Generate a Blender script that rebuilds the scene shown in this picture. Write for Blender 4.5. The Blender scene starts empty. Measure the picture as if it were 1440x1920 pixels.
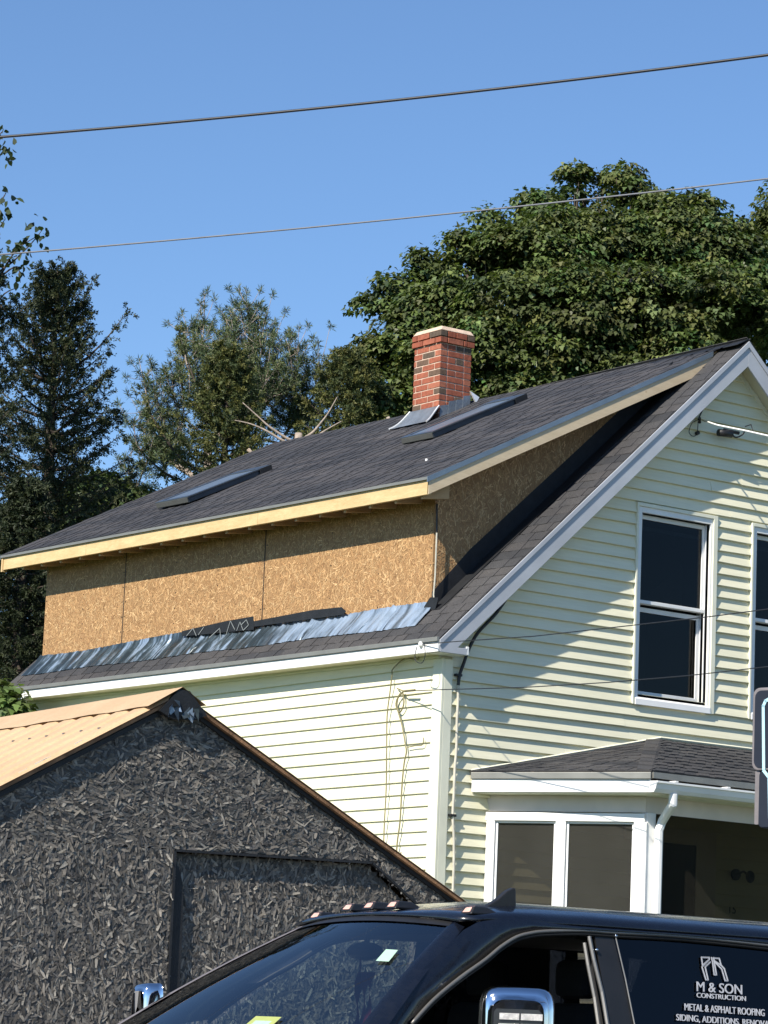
import bpy, math, random
import numpy as np
from mathutils import Vector, Matrix
random.seed(7); rng = np.random.default_rng(11)
scene = bpy.context.scene
COL = scene.collection

# ------------------------------------------------------------------ camera
F_PX, YAW, PIT, ROLL = 5858.04, 0.629467, 0.174158, 0.0413915
CAM = np.array([-16.9609, -22.2978, 1.3345])
cF = np.array([math.sin(YAW)*math.cos(PIT), math.cos(YAW)*math.cos(PIT), math.sin(PIT)])
_R0 = np.array([math.cos(YAW), -math.sin(YAW), 0.0]); _U0 = np.cross(_R0, cF)
cR = math.cos(ROLL)*_R0 + math.sin(ROLL)*_U0
cU = -math.sin(ROLL)*_R0 + math.cos(ROLL)*_U0
cam_data = bpy.data.cameras.new('camera'); cam = bpy.data.objects.new('camera', cam_data); COL.objects.link(cam)
cam_data.sensor_fit = 'HORIZONTAL'; cam_data.sensor_width = 36.0; cam_data.lens = F_PX/1440*36.0
cam_data.clip_start = 0.3; cam_data.clip_end = 3000
M = Matrix.Identity(4)
for i in range(3):
    M[i][0] = cR[i]; M[i][1] = cU[i]; M[i][2] = -cF[i]; M[i][3] = CAM[i]
cam.matrix_world = M
scene.camera = cam

# ------------------------------------------------------------------ light
SUN_DIR = Vector((-3.3, -1.0, 2.87)).normalized()
world = bpy.data.worlds.new('World'); scene.world = world; world.use_nodes = True
wn = world.node_tree.nodes; wl = world.node_tree.links
sky = wn.new('ShaderNodeTexSky'); sky.sky_type = 'NISHITA'; sky.sun_disc = False
sky.sun_elevation = math.asin(SUN_DIR.z); sky.sun_rotation = math.atan2(SUN_DIR.x, SUN_DIR.y)
sky.air_density = 1.0; sky.dust_density = 0.0; sky.ozone_density = 7.0; sky.altitude = 50
bg = wn['Background']; bg.inputs['Strength'].default_value = 0.097
wl.new(sky.outputs[0], bg.inputs['Color'])
sun_data = bpy.data.lights.new('sun', 'SUN'); sun_data.energy = 4.7; sun_data.angle = math.radians(0.5); sun_data.color = (1.0, 0.93, 0.82)
sun = bpy.data.objects.new('sun', sun_data); COL.objects.link(sun)
sun.rotation_euler = (-SUN_DIR).to_track_quat('-Z', 'Y').to_euler()
scene.view_settings.view_transform = 'Standard'; scene.view_settings.look = 'None'
scene.view_settings.exposure = 0.66; scene.view_settings.gamma = 1.0
scene.view_settings.use_curve_mapping = False
scene.cycles.max_bounces = 8; scene.cycles.transparent_max_bounces = 24
scene.cycles.caustics_reflective = False; scene.cycles.caustics_refractive = False

# ------------------------------------------------------------------ measuring (photo pixel + known plane -> place)
def ray(x, y): return cF*F_PX + cR*(x-720) - cU*(y-960)
def on_plane(n, q, x, y):
    d = ray(x, y); n = np.array(n, float); return CAM + d*((n@(np.array(q, float)-CAM))/(n@d))
def on_x(v, x, y): return on_plane((1,0,0), (v,0,0), x, y)
def on_y(v, x, y): return on_plane((0,1,0), (0,v,0), x, y)
def at(x, y, D):
    d = ray(x, y); return CAM + d*(D/math.hypot(d[0], d[1]))

# ------------------------------------------------------------------ object helpers
def link(o, parent=None):
    COL.objects.link(o)
    if parent is not None:
        o.parent = parent
        w = PIVOT.get(parent.name)
        o.matrix_parent_inverse = w if w is not None else Matrix.Identity(4)
    return o
PIVOT = {}
def thing(name, label, cat, loc, group=None):
    o = bpy.data.objects.new(name, None); COL.objects.link(o); o.location = loc
    o.empty_display_size = .2
    PIVOT[o.name] = Matrix.Translation(Vector(loc)).inverted()
    o['label'] = label; o['category'] = cat
    if group: o['group'] = group
    return o
def tag(o, label, cat, group=None, kind=None):
    o['label'] = label; o['category'] = cat
    if group: o['group'] = group
    if kind: o['kind'] = kind
    return o
def mesh_data(name, V, Fc, mat, smooth=False, col=None):
    me = bpy.data.meshes.new(name)
    me.from_pydata([tuple(map(float, v)) for v in V], [], [tuple(f) for f in Fc]); me.update()
    if mat: me.materials.append(mat)
    if smooth:
        for p in me.polygons: p.use_smooth = True
    return me
def mesh(name, V, Fc, mat, parent=None, smooth=False):
    return link(bpy.data.objects.new(name, mesh_data(name, V, Fc, mat, smooth)), parent)
def fast_mesh(name, verts, nper, mat, parent=None, col=None, smooth=False):
    """verts (N,nper,3): N separate polygons of nper corners; col (N,3)"""
    N = verts.shape[0]; me = bpy.data.meshes.new(name)
    me.vertices.add(N*nper); me.vertices.foreach_set('co', verts.reshape(-1).astype(np.float32))
    me.loops.add(N*nper); me.loops.foreach_set('vertex_index', np.arange(N*nper, dtype=np.int32))
    me.polygons.add(N); me.polygons.foreach_set('loop_start', np.arange(0, N*nper, nper, dtype=np.int32))
    me.polygons.foreach_set('loop_total', np.full(N, nper, dtype=np.int32))
    if smooth: me.polygons.foreach_set('use_smooth', np.ones(N, dtype=bool))
    me.update(calc_edges=True)
    if col is not None:
        a = me.color_attributes.new('tint', 'FLOAT_COLOR', 'POINT')
        c = np.ones((N, nper, 4), np.float32); c[..., :3] = col[:, None, :]
        a.data.foreach_set('color', c.reshape(-1))
    me.materials.append(mat)
    return link(bpy.data.objects.new(name, me), parent)
class MB:
    def __init__(s): s.V = []; s.F = []
    def poly(s, pts):
        n = len(s.V); s.V += [tuple(p) for p in pts]; s.F.append(tuple(range(n, n+len(pts)))); return s
    def add(s, V, F):
        n = len(s.V); s.V += [tuple(v) for v in V]; s.F += [tuple(i+n for i in f) for f in F]; return s
    def box8(s, P):  # P: 8 points, bottom loop 0-3, top loop 4-7
        return s.add(P, [(3,2,1,0),(4,5,6,7),(0,1,5,4),(1,2,6,5),(2,3,7,6),(3,0,4,7)])
    def box(s, a, b):
        (x0,y0,z0),(x1,y1,z1) = a,b
        return s.box8([(x0,y0,z0),(x1,y0,z0),(x1,y1,z0),(x0,y1,z0),(x0,y0,z1),(x1,y0,z1),(x1,y1,z1),(x0,y1,z1)])
    def obox(s, o, ex, ey, ez):
        o,ex,ey,ez = [np.array(q, float) for q in (o,ex,ey,ez)]
        return s.box8([o, o+ex, o+ex+ey, o+ey, o+ez, o+ex+ez, o+ex+ey+ez, o+ey+ez])
    def beam(s, p, q, w, h, up=(0,0,1)):
        p=np.array(p,float);q=np.array(q,float);d=q-p;d/=np.linalg.norm(d);r=np.cross(d,up);r/=np.linalg.norm(r);u=np.cross(r,d)
        return s.obox(p-r*w/2-u*h/2, q-p, r*w, u*h)
    def prism(s, pts, vec):
        n=len(pts);vec=np.array(vec,float);A=[np.array(p,float) for p in pts];B=[p+vec for p in A]
        F=[tuple(range(n-1,-1,-1)),tuple(range(n,2*n))]+[(i,(i+1)%n,n+(i+1)%n,n+i) for i in range(n)]
        return s.add(A+B,F)
    def tube(s, pts, r, n=8, taper=None, cap=True):
        P=[np.array(p,float) for p in pts]; k=len(P); base=len(s.V)
        up=np.array((0.13,.21,1.0))
        for i,p in enumerate(P):
            d=P[min(i+1,k-1)]-P[max(i-1,0)]; d/=max(np.linalg.norm(d),1e-9)
            a=np.cross(d,up); 
            if np.linalg.norm(a)<1e-3: a=np.cross(d,(1,0,0))
            a/=np.linalg.norm(a); b=np.cross(d,a)
            rr=r if taper is None else r+(taper-r)*i/(k-1)
            for j in range(n):
                t=2*math.pi*j/n; s.V.append(tuple(p+a*math.cos(t)*rr+b*math.sin(t)*rr))
        for i in range(k-1):
            for j in range(n):
                s.F.append((base+i*n+j, base+i*n+(j+1)%n, base+(i+1)*n+(j+1)%n, base+(i+1)*n+j))
        if cap:
            s.F.append(tuple(base+j for j in range(n-1,-1,-1))); s.F.append(tuple(base+(k-1)*n+j for j in range(n)))
        return s
    def cyl(s, c, axis, r, h, n=16, r2=None):
        c=np.array(c,float);axis=np.array(axis,float);axis/=np.linalg.norm(axis)
        return s.tube([c,c+axis*h], r, n, taper=r2)
    def ellipsoid(s, c, rx, ry, rz, nu=12, nv=8, R=None):
        base=len(s.V)
        for i in range(nv+1):
            ph=math.pi*i/nv
            for j in range(nu):
                th=2*math.pi*j/nu; p=np.array((rx*math.sin(ph)*math.cos(th),ry*math.sin(ph)*math.sin(th),rz*math.cos(ph)))
                if R is not None: p=R@p
                s.V.append(tuple(np.array(c)+p))
        for i in range(nv):
            for j in range(nu): s.F.append((base+i*nu+j,base+(i+1)*nu+j,base+(i+1)*nu+(j+1)%nu,base+i*nu+(j+1)%nu))
        return s
    def build(s, name, mat, parent=None, smooth=False, bevel=0, kind=None, label=None):
        o = mesh(name, s.V, s.F, mat, parent, smooth)
        if bevel:
            m = o.modifiers.new('bevel','BEVEL'); m.width = bevel; m.segments = 2; m.limit_method='ANGLE'
        if kind: o['kind'] = kind
        if label: o['label'] = label
        return o

# ------------------------------------------------------------------ materials
def newmat(name):
    m = bpy.data.materials.new(name); m.use_nodes = True; nt = m.node_tree
    return m, nt, nt.nodes['Principled BSDF']
def tex(nt, scale=(1,1,1), rot=(0,0,0), coord='Object'):
    tc = nt.nodes.new('ShaderNodeTexCoord'); mp = nt.nodes.new('ShaderNodeMapping')
    mp.inputs['Scale'].default_value = scale; mp.inputs['Rotation'].default_value = rot
    nt.links.new(tc.outputs[coord], mp.inputs['Vector']); return mp.outputs['Vector']
def noise(nt, vec, s, detail=4, rough=.55):
    n = nt.nodes.new('ShaderNodeTexNoise'); n.inputs['Scale'].default_value = s; n.inputs['Detail'].default_value = detail; n.inputs['Roughness'].default_value = rough
    nt.links.new(vec, n.inputs['Vector']); return n.outputs['Fac']
def ramp(nt, fac, stops):
    r = nt.nodes.new('ShaderNodeValToRGB'); e = r.color_ramp.elements
    while len(e) < len(stops): e.new(.5)
    for i,(p,c) in enumerate(stops): e[i].position = p; e[i].color = (*c, 1)
    nt.links.new(fac, r.inputs['Fac']); return r.outputs['Color']
def mix(nt, fac, a, b, mode='MIX'):
    m = nt.nodes.new('ShaderNodeMix'); m.data_type = 'RGBA'; m.blend_type = mode
    for sock, v in ((m.inputs['Factor'], fac), (m.inputs['A'], a), (m.inputs['B'], b)):
        if hasattr(v, 'is_output') or isinstance(v, bpy.types.NodeSocket): nt.links.new(v, sock)
        elif isinstance(v, tuple): sock.default_value = (*v, 1)
        else: sock.default_value = v
    return m.outputs['Result']
def bump(nt, b, h, strength=.3, dist=.01):
    n = nt.nodes.new('ShaderNodeBump'); n.inputs['Strength'].default_value = strength; n.inputs['Distance'].default_value = dist
    nt.links.new(h, n.inputs['Height']); nt.links.new(n.outputs[0], b.inputs['Normal'])
def objrand(nt):
    return nt.nodes.new('ShaderNodeObjectInfo').outputs['Random']
def simple(name, c, rough=.6, metal=0, var=.12, nscale=6, bmp=.1, bdist=.004, spec=None, rnd=0):
    m, nt, b = newmat(name)
    v = tex(nt); n = noise(nt, v, nscale)
    lo = tuple(x*(1-var) for x in c); hi = tuple(min(1,x*(1+var)) for x in c)
    colr = ramp(nt, n, [(.3, lo), (.7, hi)])
    if rnd:
        colr = mix(nt, 1.0, colr, ramp(nt, objrand(nt), [(0,(1-rnd,)*3),(1,(1,1,1))]), 'MULTIPLY')
    nt.links.new(colr, b.inputs['Base Color']); b.inputs['Roughness'].default_value = rough; b.inputs['Metallic'].default_value = metal
    if spec is not None: b.inputs['Specular IOR Level'].default_value = spec
    if bmp: bump(nt, b, noise(nt, v, nscale*8), bmp, bdist)
    return m
def siding_mat():
    m, nt, b = newmat('pale_yellow_vinyl')
    v = tex(nt, (1,1,1)); n1 = noise(nt, v, .9, 5); n2 = noise(nt, tex(nt,(1,1,14)), 3, 4)
    c = ramp(nt, n1, [(.3,(.77,.73,.53)),(.7,(.84,.79,.59))])
    c = mix(nt, .25, c, ramp(nt, n2, [(.35,(.65,.62,.46)),(.6,(.85,.82,.64))]))
    c = mix(nt, 1.0, c, ramp(nt, objrand(nt), [(0,(.93,.94,.93)),(1,(1,1,1))]), 'MULTIPLY')
    nt.links.new(c, b.inputs['Base Color']); b.inputs['Roughness'].default_value = .55
    bump(nt, b, noise(nt, tex(nt,(3,3,40)), 4), .12, .004); return m
def shingle_mat(name, base, warm):
    m, nt, b = newmat(name)
    v = tex(nt); g = noise(nt, v, 120, 3, .8); l = noise(nt, v, 2.2, 4)
    c = ramp(nt, g, [(.3, tuple(x*.5 for x in base)), (.52, base), (.75, tuple(x*1.9 for x in base))])
    c = mix(nt, 1.0, c, ramp(nt, l, [(.3,(.75,.75,.78)),(.7,(1.15,1.12,1.1))]), 'MULTIPLY')
    c = mix(nt, 1.0, c, ramp(nt, objrand(nt), [(0,(.62,.64,.68)),(.35,(.9,.9,.92)),(.7,(1.05,1.0,.97)),(1,warm)]), 'MULTIPLY')
    at_ = nt.nodes.new('ShaderNodeAttribute'); at_.attribute_name = 'tint'
    nt.links.new(c, b.inputs['Base Color']); b.inputs['Roughness'].default_value = .9; b.inputs['Specular IOR Level'].default_value = .3
    bump(nt, b, g, .6, .006); return m
def wood_mat(name, lo, hi, scale=(1,1,1), rough=.7):
    m, nt, b = newmat(name)
    v = tex(nt, scale); n = noise(nt, v, 3, 5); n2 = noise(nt, v, 14, 4)
    c = ramp(nt, n, [(.25,lo),(.7,hi)]); c = mix(nt, .3, c, ramp(nt, n2, [(.35,lo),(.65,hi)]))
    vo = nt.nodes.new('ShaderNodeTexVoronoi'); vo.inputs['Scale'].default_value = 2.2; nt.links.new(tex(nt,(1,1,1)), vo.inputs['Vector'])
    c = mix(nt, 1.0, c, ramp(nt, vo.outputs['Distance'], [(.03,(.45,.3,.2)),(.06,(1,1,1))]), 'MULTIPLY')
    c = mix(nt, 1.0, c, ramp(nt, objrand(nt), [(0,(.88,.86,.82)),(1,(1,1,1))]), 'MULTIPLY')
    nt.links.new(c, b.inputs['Base Color']); b.inputs['Roughness'].default_value = rough
    bump(nt, b, n2, .2, .003); return m
def tint_mat(name, rough=.7, spec=.3, transl=0, grain=True):
    m, nt, b = newmat(name)
    a = nt.nodes.new('ShaderNodeAttribute'); a.attribute_name = 'tint'
    c = a.outputs['Color']
    if grain:
        c = mix(nt, 1.0, c, ramp(nt, noise(nt, tex(nt), 60, 3), [(.3,(.8,.8,.8)),(.7,(1.15,1.15,1.15))]), 'MULTIPLY')
    nt.links.new(c, b.inputs['Base Color']); b.inputs['Roughness'].default_value = rough; b.inputs['Specular IOR Level'].default_value = spec
    if transl:
        t = nt.nodes.new('ShaderNodeBsdfTranslucent'); mx = nt.nodes.new('ShaderNodeMixShader'); mx.inputs[0].default_value = transl
        lc = mix(nt, 1.0, c, (1.3,1.5,.7), 'MULTIPLY'); nt.links.new(lc, t.inputs['Color'])
        out = nt.nodes['Material Output']
        nt.links.new(b.outputs[0], mx.inputs[1]); nt.links.new(t.outputs[0], mx.inputs[2]); nt.links.new(mx.outputs[0], out.inputs['Surface'])
    return m
def glass_mat(name, tint=(.8,.85,.85), transp=.85, rough=.01, ior=1.52):
    m, nt, b = newmat(name)
    nt.nodes.remove(b); out = nt.nodes['Material Output']
    tr = nt.nodes.new('ShaderNodeBsdfTransparent'); tr.inputs[0].default_value = (*[x*transp for x in tint],1)
    gl = nt.nodes.new('ShaderNodeBsdfGlossy'); gl.inputs['Roughness'].default_value = rough
    fr = nt.nodes.new('ShaderNodeFresnel'); fr.inputs['IOR'].default_value = ior
    mx = nt.nodes.new('ShaderNodeMixShader')
    bp = nt.nodes.new('ShaderNodeBump'); bp.inputs['Strength'].default_value=.05; bp.inputs['Distance'].default_value=.01
    nt.links.new(noise(nt, tex(nt), 2.5, 2), bp.inputs['Height']); nt.links.new(bp.outputs[0], gl.inputs['Normal'])
    nt.links.new(fr.outputs[0], mx.inputs[0]); nt.links.new(tr.outputs[0], mx.inputs[1]); nt.links.new(gl.outputs[0], mx.inputs[2]); nt.links.new(mx.outputs[0], out.inputs['Surface'])
    return m
def screen_mat(name, tint, fac, dif):
    m, nt, b = newmat(name); nt.nodes.remove(b); out = nt.nodes['Material Output']
    tr = nt.nodes.new('ShaderNodeBsdfTransparent'); tr.inputs[0].default_value = (*tint,1)
    df = nt.nodes.new('ShaderNodeBsdfDiffuse'); mx = nt.nodes.new('ShaderNodeMixShader'); mx.inputs[0].default_value = fac
    c = ramp(nt, noise(nt, tex(nt,(1,1,1)), 2.5, 4), [(.3,tuple(x*.8 for x in dif)),(.7,dif)]); nt.links.new(c, df.inputs['Color'])
    nt.links.new(tr.outputs[0], mx.inputs[1]); nt.links.new(df.outputs[0], mx.inputs[2]); nt.links.new(mx.outputs[0], out.inputs['Surface']); return m
def paint_mat():
    m, nt, b = newmat('dark_blue_truck_paint')
    v = tex(nt); c = ramp(nt, noise(nt, v, 1.5), [(.3,(.003,.004,.008)),(.7,(.005,.007,.013))])
    nt.links.new(c, b.inputs['Base Color']); b.inputs['Roughness'].default_value = .28; b.inputs['Coat Weight'].default_value = .6; b.inputs['Coat Roughness'].default_value = .06
    d = ramp(nt, noise(nt, v, 30, 6), [(.3,(.2,.2,.2)),(.8,(.42,.42,.42))]); nt.links.new(d, b.inputs['Roughness'])
    return m
MAT = dict(
 siding=siding_mat(),
 shingle=shingle_mat('charcoal_shingle', (.050,.052,.058), (1.25,1.17,1.12)),
 shingle_old=shingle_mat('brown_grey_shingle', (.058,.059,.061), (1.15,1.12,1.10)),
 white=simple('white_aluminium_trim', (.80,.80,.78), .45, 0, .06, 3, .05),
 greytrim=simple('shade_grey_rake_trim', (.43,.45,.49), .45, 0, .1, 2, .08),  # white trim greyed and blued, its shade put into the colour
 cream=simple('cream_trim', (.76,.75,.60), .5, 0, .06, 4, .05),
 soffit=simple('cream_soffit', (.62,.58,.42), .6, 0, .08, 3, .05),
 pine=wood_mat('fresh_pine', (.52,.36,.17), (.72,.55,.30), (5,1.2,5)),
 rafter=wood_mat('rafter_pine', (.42,.26,.13), (.58,.39,.21), (1,6,1)),
 primed=wood_mat('raw_rake_board', (.58,.46,.30), (.72,.58,.40), (1,5,5)),
 osb=wood_mat('osb_sheathing', (.30,.17,.075), (.40,.24,.11), (6,6,6)),
 flake=tint_mat('osb_strand', .6, .3),
 blackosb=simple('black_stained_osb', (.085,.080,.073), .6, 0, .35, 14, .5, .01),
 blackflake=tint_mat('black_stained_strand', .5, .35),
 metal_edge=simple('grey_drip_edge', (.20,.25,.30), .4, .5, .12, 5, .05),
 brown_edge=simple('tan_drip_edge', (.22,.22,.20), .45, .3, .1, 5, .05),
 lead=simple('lead_flashing', (.24,.27,.30), .45, .6, .25, 7, .3, .01),
 leadbright=simple('bright_flashing_edge', (.75,.76,.76), .35, .5, .1, 8, .2),
 mortar=simple('mortar', (.52,.38,.29), .95, 0, .25, 20, .5, .006),
 cement=simple('cement_crown', (.60,.45,.34), .95, 0, .2, 12, .5, .01),
 membrane=simple('black_membrane', (.010,.011,.013), .6, 0, .4, 12, .3, .01, rnd=.2),
 skyframe=simple('dark_grey_skylight_metal', (.10,.115,.13), .28, .6, .15, 5, .05),
 glassdark=glass_mat('window_glass', (.75,.8,.82), .45, .01, 1.3),
 glassclear=glass_mat('clear_glass', (.9,.95,.93), .9),
 windglass=glass_mat('windshield_glass', (.85,.95,.92), .85, .01, 3.0),
 frontscreen=screen_mat('dimming_front_screen', (.66,.64,.58), .34, (.045,.043,.036)),
 screen=screen_mat('porch_screen', (.66,.65,.61), .30, (.10,.098,.09)),
 glasstint=glass_mat('tinted_rear_glass', (.10,.11,.13), .8),
 skyglass=simple('skylight_glass', (.10,.13,.17), .38, 0, .1, 3, 0),
 tan=wood_mat('unused_tan', (.55,.4,.25), (.65,.5,.33)),
 black=simple('black_plastic', (.012,.012,.013), .45, 0, .2, 12, .1),
 cable=simple('black_cable', (.015,.017,.022), .5, 0, .2, 12, 0),
 cablegrey=simple('weathered_grey_cable', (.15,.16,.18), .6, 0, .15, 12, 0),
 conduit=simple('pale_weathered_cable', (.50,.48,.40), .6, 0, .15, 12, .1),
 tancable=simple('olive_brown_cable', (.20,.18,.09), .6, 0, .15, 12, 0),
 darkroom=simple('dark_room', (.020,.018,.016), .9, 0, .2, 3, 0),
 blind=simple('brown_blind', (.11,.085,.06), .9, 0, .2, 3, 0),
 curtain=simple('dim_curtain', (.05,.048,.05), .9, 0, .2, 3, 0),
 paint=paint_mat(),
 chrome=simple('chrome', (.75,.77,.8), .08, 1, .03, 3, .03, .002),
 amber=simple('amber_marker_lens', (.72,.42,.34), .2, 0, .15, 20, .2),
 clearlens=simple('clear_signal_lens', (.75,.72,.68), .15, .3, .25, 60, .6, .01),
 rubber=simple('black_rubber', (.010,.010,.010), .8, 0, .2, 12, .1),
 trimbeige=simple('dull_bright_window_trim', (.17,.165,.155), .4, .5, .08, 8, .05),
 seat=simple('dark_seat_fabric', (.012,.012,.013), .9, 0, .3, 12, .1),
 redcloth=simple('red_cloth', (.20,.015,.03), .8, 0, .2, 30, .1),
 pinkcloth=simple('pink_cloth', (.32,.09,.11), .8, 0, .2, 30, .1),
 sticker=simple('pale_green_sticker', (.36,.55,.42), .5, 0, .05, 30, 0),
 yellow=simple('yellow_green_sticker', (.34,.38,.12), .5, 0, .05, 30, 0),
 decal=simple('grey_white_window_lettering', (.42,.43,.46), .5, 0, .1, 60, 0),
 cyan=simple('pale_cyan_stripe', (.42,.66,.74), .5, 0, .05, 20, 0),
 signblack=simple('black_sign_face', (.010,.012,.022), .4, 0, .2, 6, 0),
 signgrey=simple('brown_grey_sign_edge', (.16,.145,.15), .6, 0, .2, 10, .1),
 door=simple('dark_door', (.012,.013,.018), .5, 0, .2, 6, 0),
 bark=simple('bark', (.085,.065,.05), .9, 0, .35, 14, .8, .02),
 palebark=simple('pale_dead_bark', (.34,.28,.23), .9, 0, .25, 14, .5, .02),
 leafm=tint_mat('maple_leaf', .5, .4, .22, False),
 needle=tint_mat('conifer_needle', .6, .3, .08, False),
 asphalt=simple('asphalt', (.05,.05,.052), .9, 0, .3, 30, .5, .01),
 grass=simple('grass_ground', (.055,.085,.03), .95, 0, .4, 2, .5, .03),
 concrete=simple('concrete', (.35,.34,.32), .9, 0, .15, 8, .3, .01),
)
def brick_mat():
    m, nt, b = newmat('red_brick')
    v = tex(nt); n = noise(nt, v, 25, 4)
    c = ramp(nt, objrand(nt), [(0,(.09,.07,.05)),(.12,(.14,.085,.055)),(.2,(.27,.075,.04)),(.6,(.32,.095,.052)),(1,(.37,.13,.075))])
    c = mix(nt, 1.0, c, ramp(nt, n, [(.3,(.72,.7,.7)),(.7,(1.15,1.15,1.15))]), 'MULTIPLY')
    nt.links.new(c, b.inputs['Base Color']); b.inputs['Roughness'].default_value = .9; bump(nt, b, n, .5, .005); return m
MAT['brick'] = brick_mat()
MAT['skyskirt']=simple('grey_skylight_skirt',(.085,.085,.08),.5,.2,.1,8,.05)
MAT['lenspanel']=simple('smoked_chrome_panel',(.06,.06,.065),.2,.6,.1,8,.05)
def tanroof_mat():
    m, nt, b = newmat('tan_ribbed_metal')
    v = tex(nt); n = noise(nt, v, 3, 5)
    c = ramp(nt, n, [(.3,(.50,.34,.19)),(.7,(.58,.41,.24))])
    c = mix(nt, 1.0, c, ramp(nt, noise(nt, tex(nt,(1,1,1)), 55, 2), [(.3,(.9,.88,.85)),(.6,(1,1,1))]), 'MULTIPLY')
    nt.links.new(c, b.inputs['Base Color']); b.inputs['Roughness'].default_value = .5; return m
MAT['tanroof'] = tanroof_mat()

# ------------------------------------------------------------------ ground
def gz(x, y):
    t = min(max((y+9)/6.0, 0), 1); t = t*t*(3-2*t); return .75*t
xs = [-1200,-500,-200,-100,-60,-40,-30,-24,-18,-12,-8,-5,-2,0,3,6,10,16,24,40,80,160,400,1200]
ys = [-1200,-400,-120,-60,-40,-30,-24,-20,-16,-13,-11,-9,-8,-7,-6,-5,-4,-3,0,5,10,20,40,90,200,500,1200]
V = [(x,y,gz(x,y)-.004) for y in ys for x in xs]; nx = len(xs)
Fc = [(j*nx+i, j*nx+i+1, (j+1)*nx+i+1, (j+1)*nx+i) for j in range(len(ys)-1) for i in range(nx-1)]
g = mesh('ground', V, Fc, MAT['grass']); g['kind'] = 'structure'
dv = MB().poly([(-12,-8.9,.13),(6,-8.9,.13),(6,-3,.755),(-12,-3,.755)]).build('bounce_ground', MAT['concrete']); dv['kind'] = 'structure'  # unseen pale ground added to bounce fill light onto the shaded walls
rd = MB().poly([(-400,-21,.004),(400,-21,.004),(400,-10.3,.004),(-400,-10.3,.004)]).build('road', MAT['asphalt']); rd['kind'] = 'structure'
pv = MB().box((-400,-10.3,-.05),(400,-8.9,.12)).build('pavement', MAT['concrete']); pv['kind'] = 'structure'

# ================================================================== HOUSE
house = thing('house', 'pale yellow clapboard house with half finished wood sheathed dormer and brick chimney', 'house', (3.4, 3.7, .75))
C0 = 4.76          # height of siding course 0
CE = .1143         # course exposure
RX, RZ = 3.454, 8.445   # ridge
RM = (RZ-5.09)/(RX+.20)   # main roof pitch
YO = -.22          # front rake plane
YB = 7.70          # rear rake plane
XEAVE = -.20
def zmain(x):      # top of main roof deck left slope
    return RZ - RM*(RX-x) if x < RX else RZ - RM*(x-RX)
GB = .75
# --- siding boards
PR = .034
def board_profile(zt, zb, pr=None): # (outward offset, z)
    pr = pr or PR
    return [(.000,zt),(.003,zt),(pr,zb+.004),(pr-.002,zb),(.000,zb)]
def gable_board(xa0, xa1, xb0, xb1, zt, zb, parent):
    """xa: at top, xb: at bottom"""
    j1=random.uniform(-.003,.003)
    prof = board_profile(zt, zb, PR+random.uniform(-.004,.003)); A=[];B=[]
    for n_,(o,z) in enumerate(prof):
        t=(zt-z)/(zt-zb); d_=j1 if n_>=2 else 0; A.append((xa0+(xb0-xa0)*t,-o,z-d_)); B.append((xa1+(xb1-xa1)*t,-o,z+d_))
    n=len(A); F=[tuple(range(n)),tuple(range(2*n-1,n-1,-1))]+[((i+1)%n,i,n+i,n+(i+1)%n) for i in range(n)]
    return mesh('siding_board', A+B, F, MAT['siding'], parent)
def side_board(y0, y1, zt, zb, parent, dz=0):
    prof = board_profile(zt, zb, .021)
    A=[(-o,y0,z) for o,z in prof]; B=[(-o,y1,z+dz) for o,z in prof]
    n=len(A); F=[tuple(range(n)),tuple(range(2*n-1,n-1,-1))]+[((i+1)%n,i,n+i,n+(i+1)%n) for i in range(n)]
    return mesh('siding_board', A+B, F, MAT['siding'], parent)
# wall cores (dark openings left where the windows are)
WIN = [(2.31,3.19,4.86,6.60),(3.80,4.68,4.86,6.60)]    # clear opening x0,x1,z0,z1 of the gable windows
XR = 2*RX - 0.0
core = MB()
def slab_y(x0,x1,z0,z1,y0=.0,y1=.12): core.box((x0,y0,z0),(x1,y1,z1))
for x0,x1 in ((0,2.31),(3.19,3.80),(4.68,XR)): slab_y(x0,x1,GB-.3,5.0)
slab_y(2.31,3.19,GB-.3,4.86); slab_y(3.80,4.68,GB-.3,4.86)
def gtop(x): return zmain(x)-.16
for xa,xb in ((0,1.2),(1.2,2.31),(2.31,3.19),(3.19,RX),(RX,3.80),(3.80,4.68),(4.68,5.8),(5.8,XR)):
    zb = 6.60 if (xa,xb) in ((2.31,3.19),(3.80,4.68)) else 5.0
    core.prism([(xa,0,zb),(xb,0,zb),(xb,0,max(gtop(xb),zb)),(xa,0,max(gtop(xa),zb))],(0,.12,0))
gw = core.build('gable_wall', MAT['siding'], house)
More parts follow.
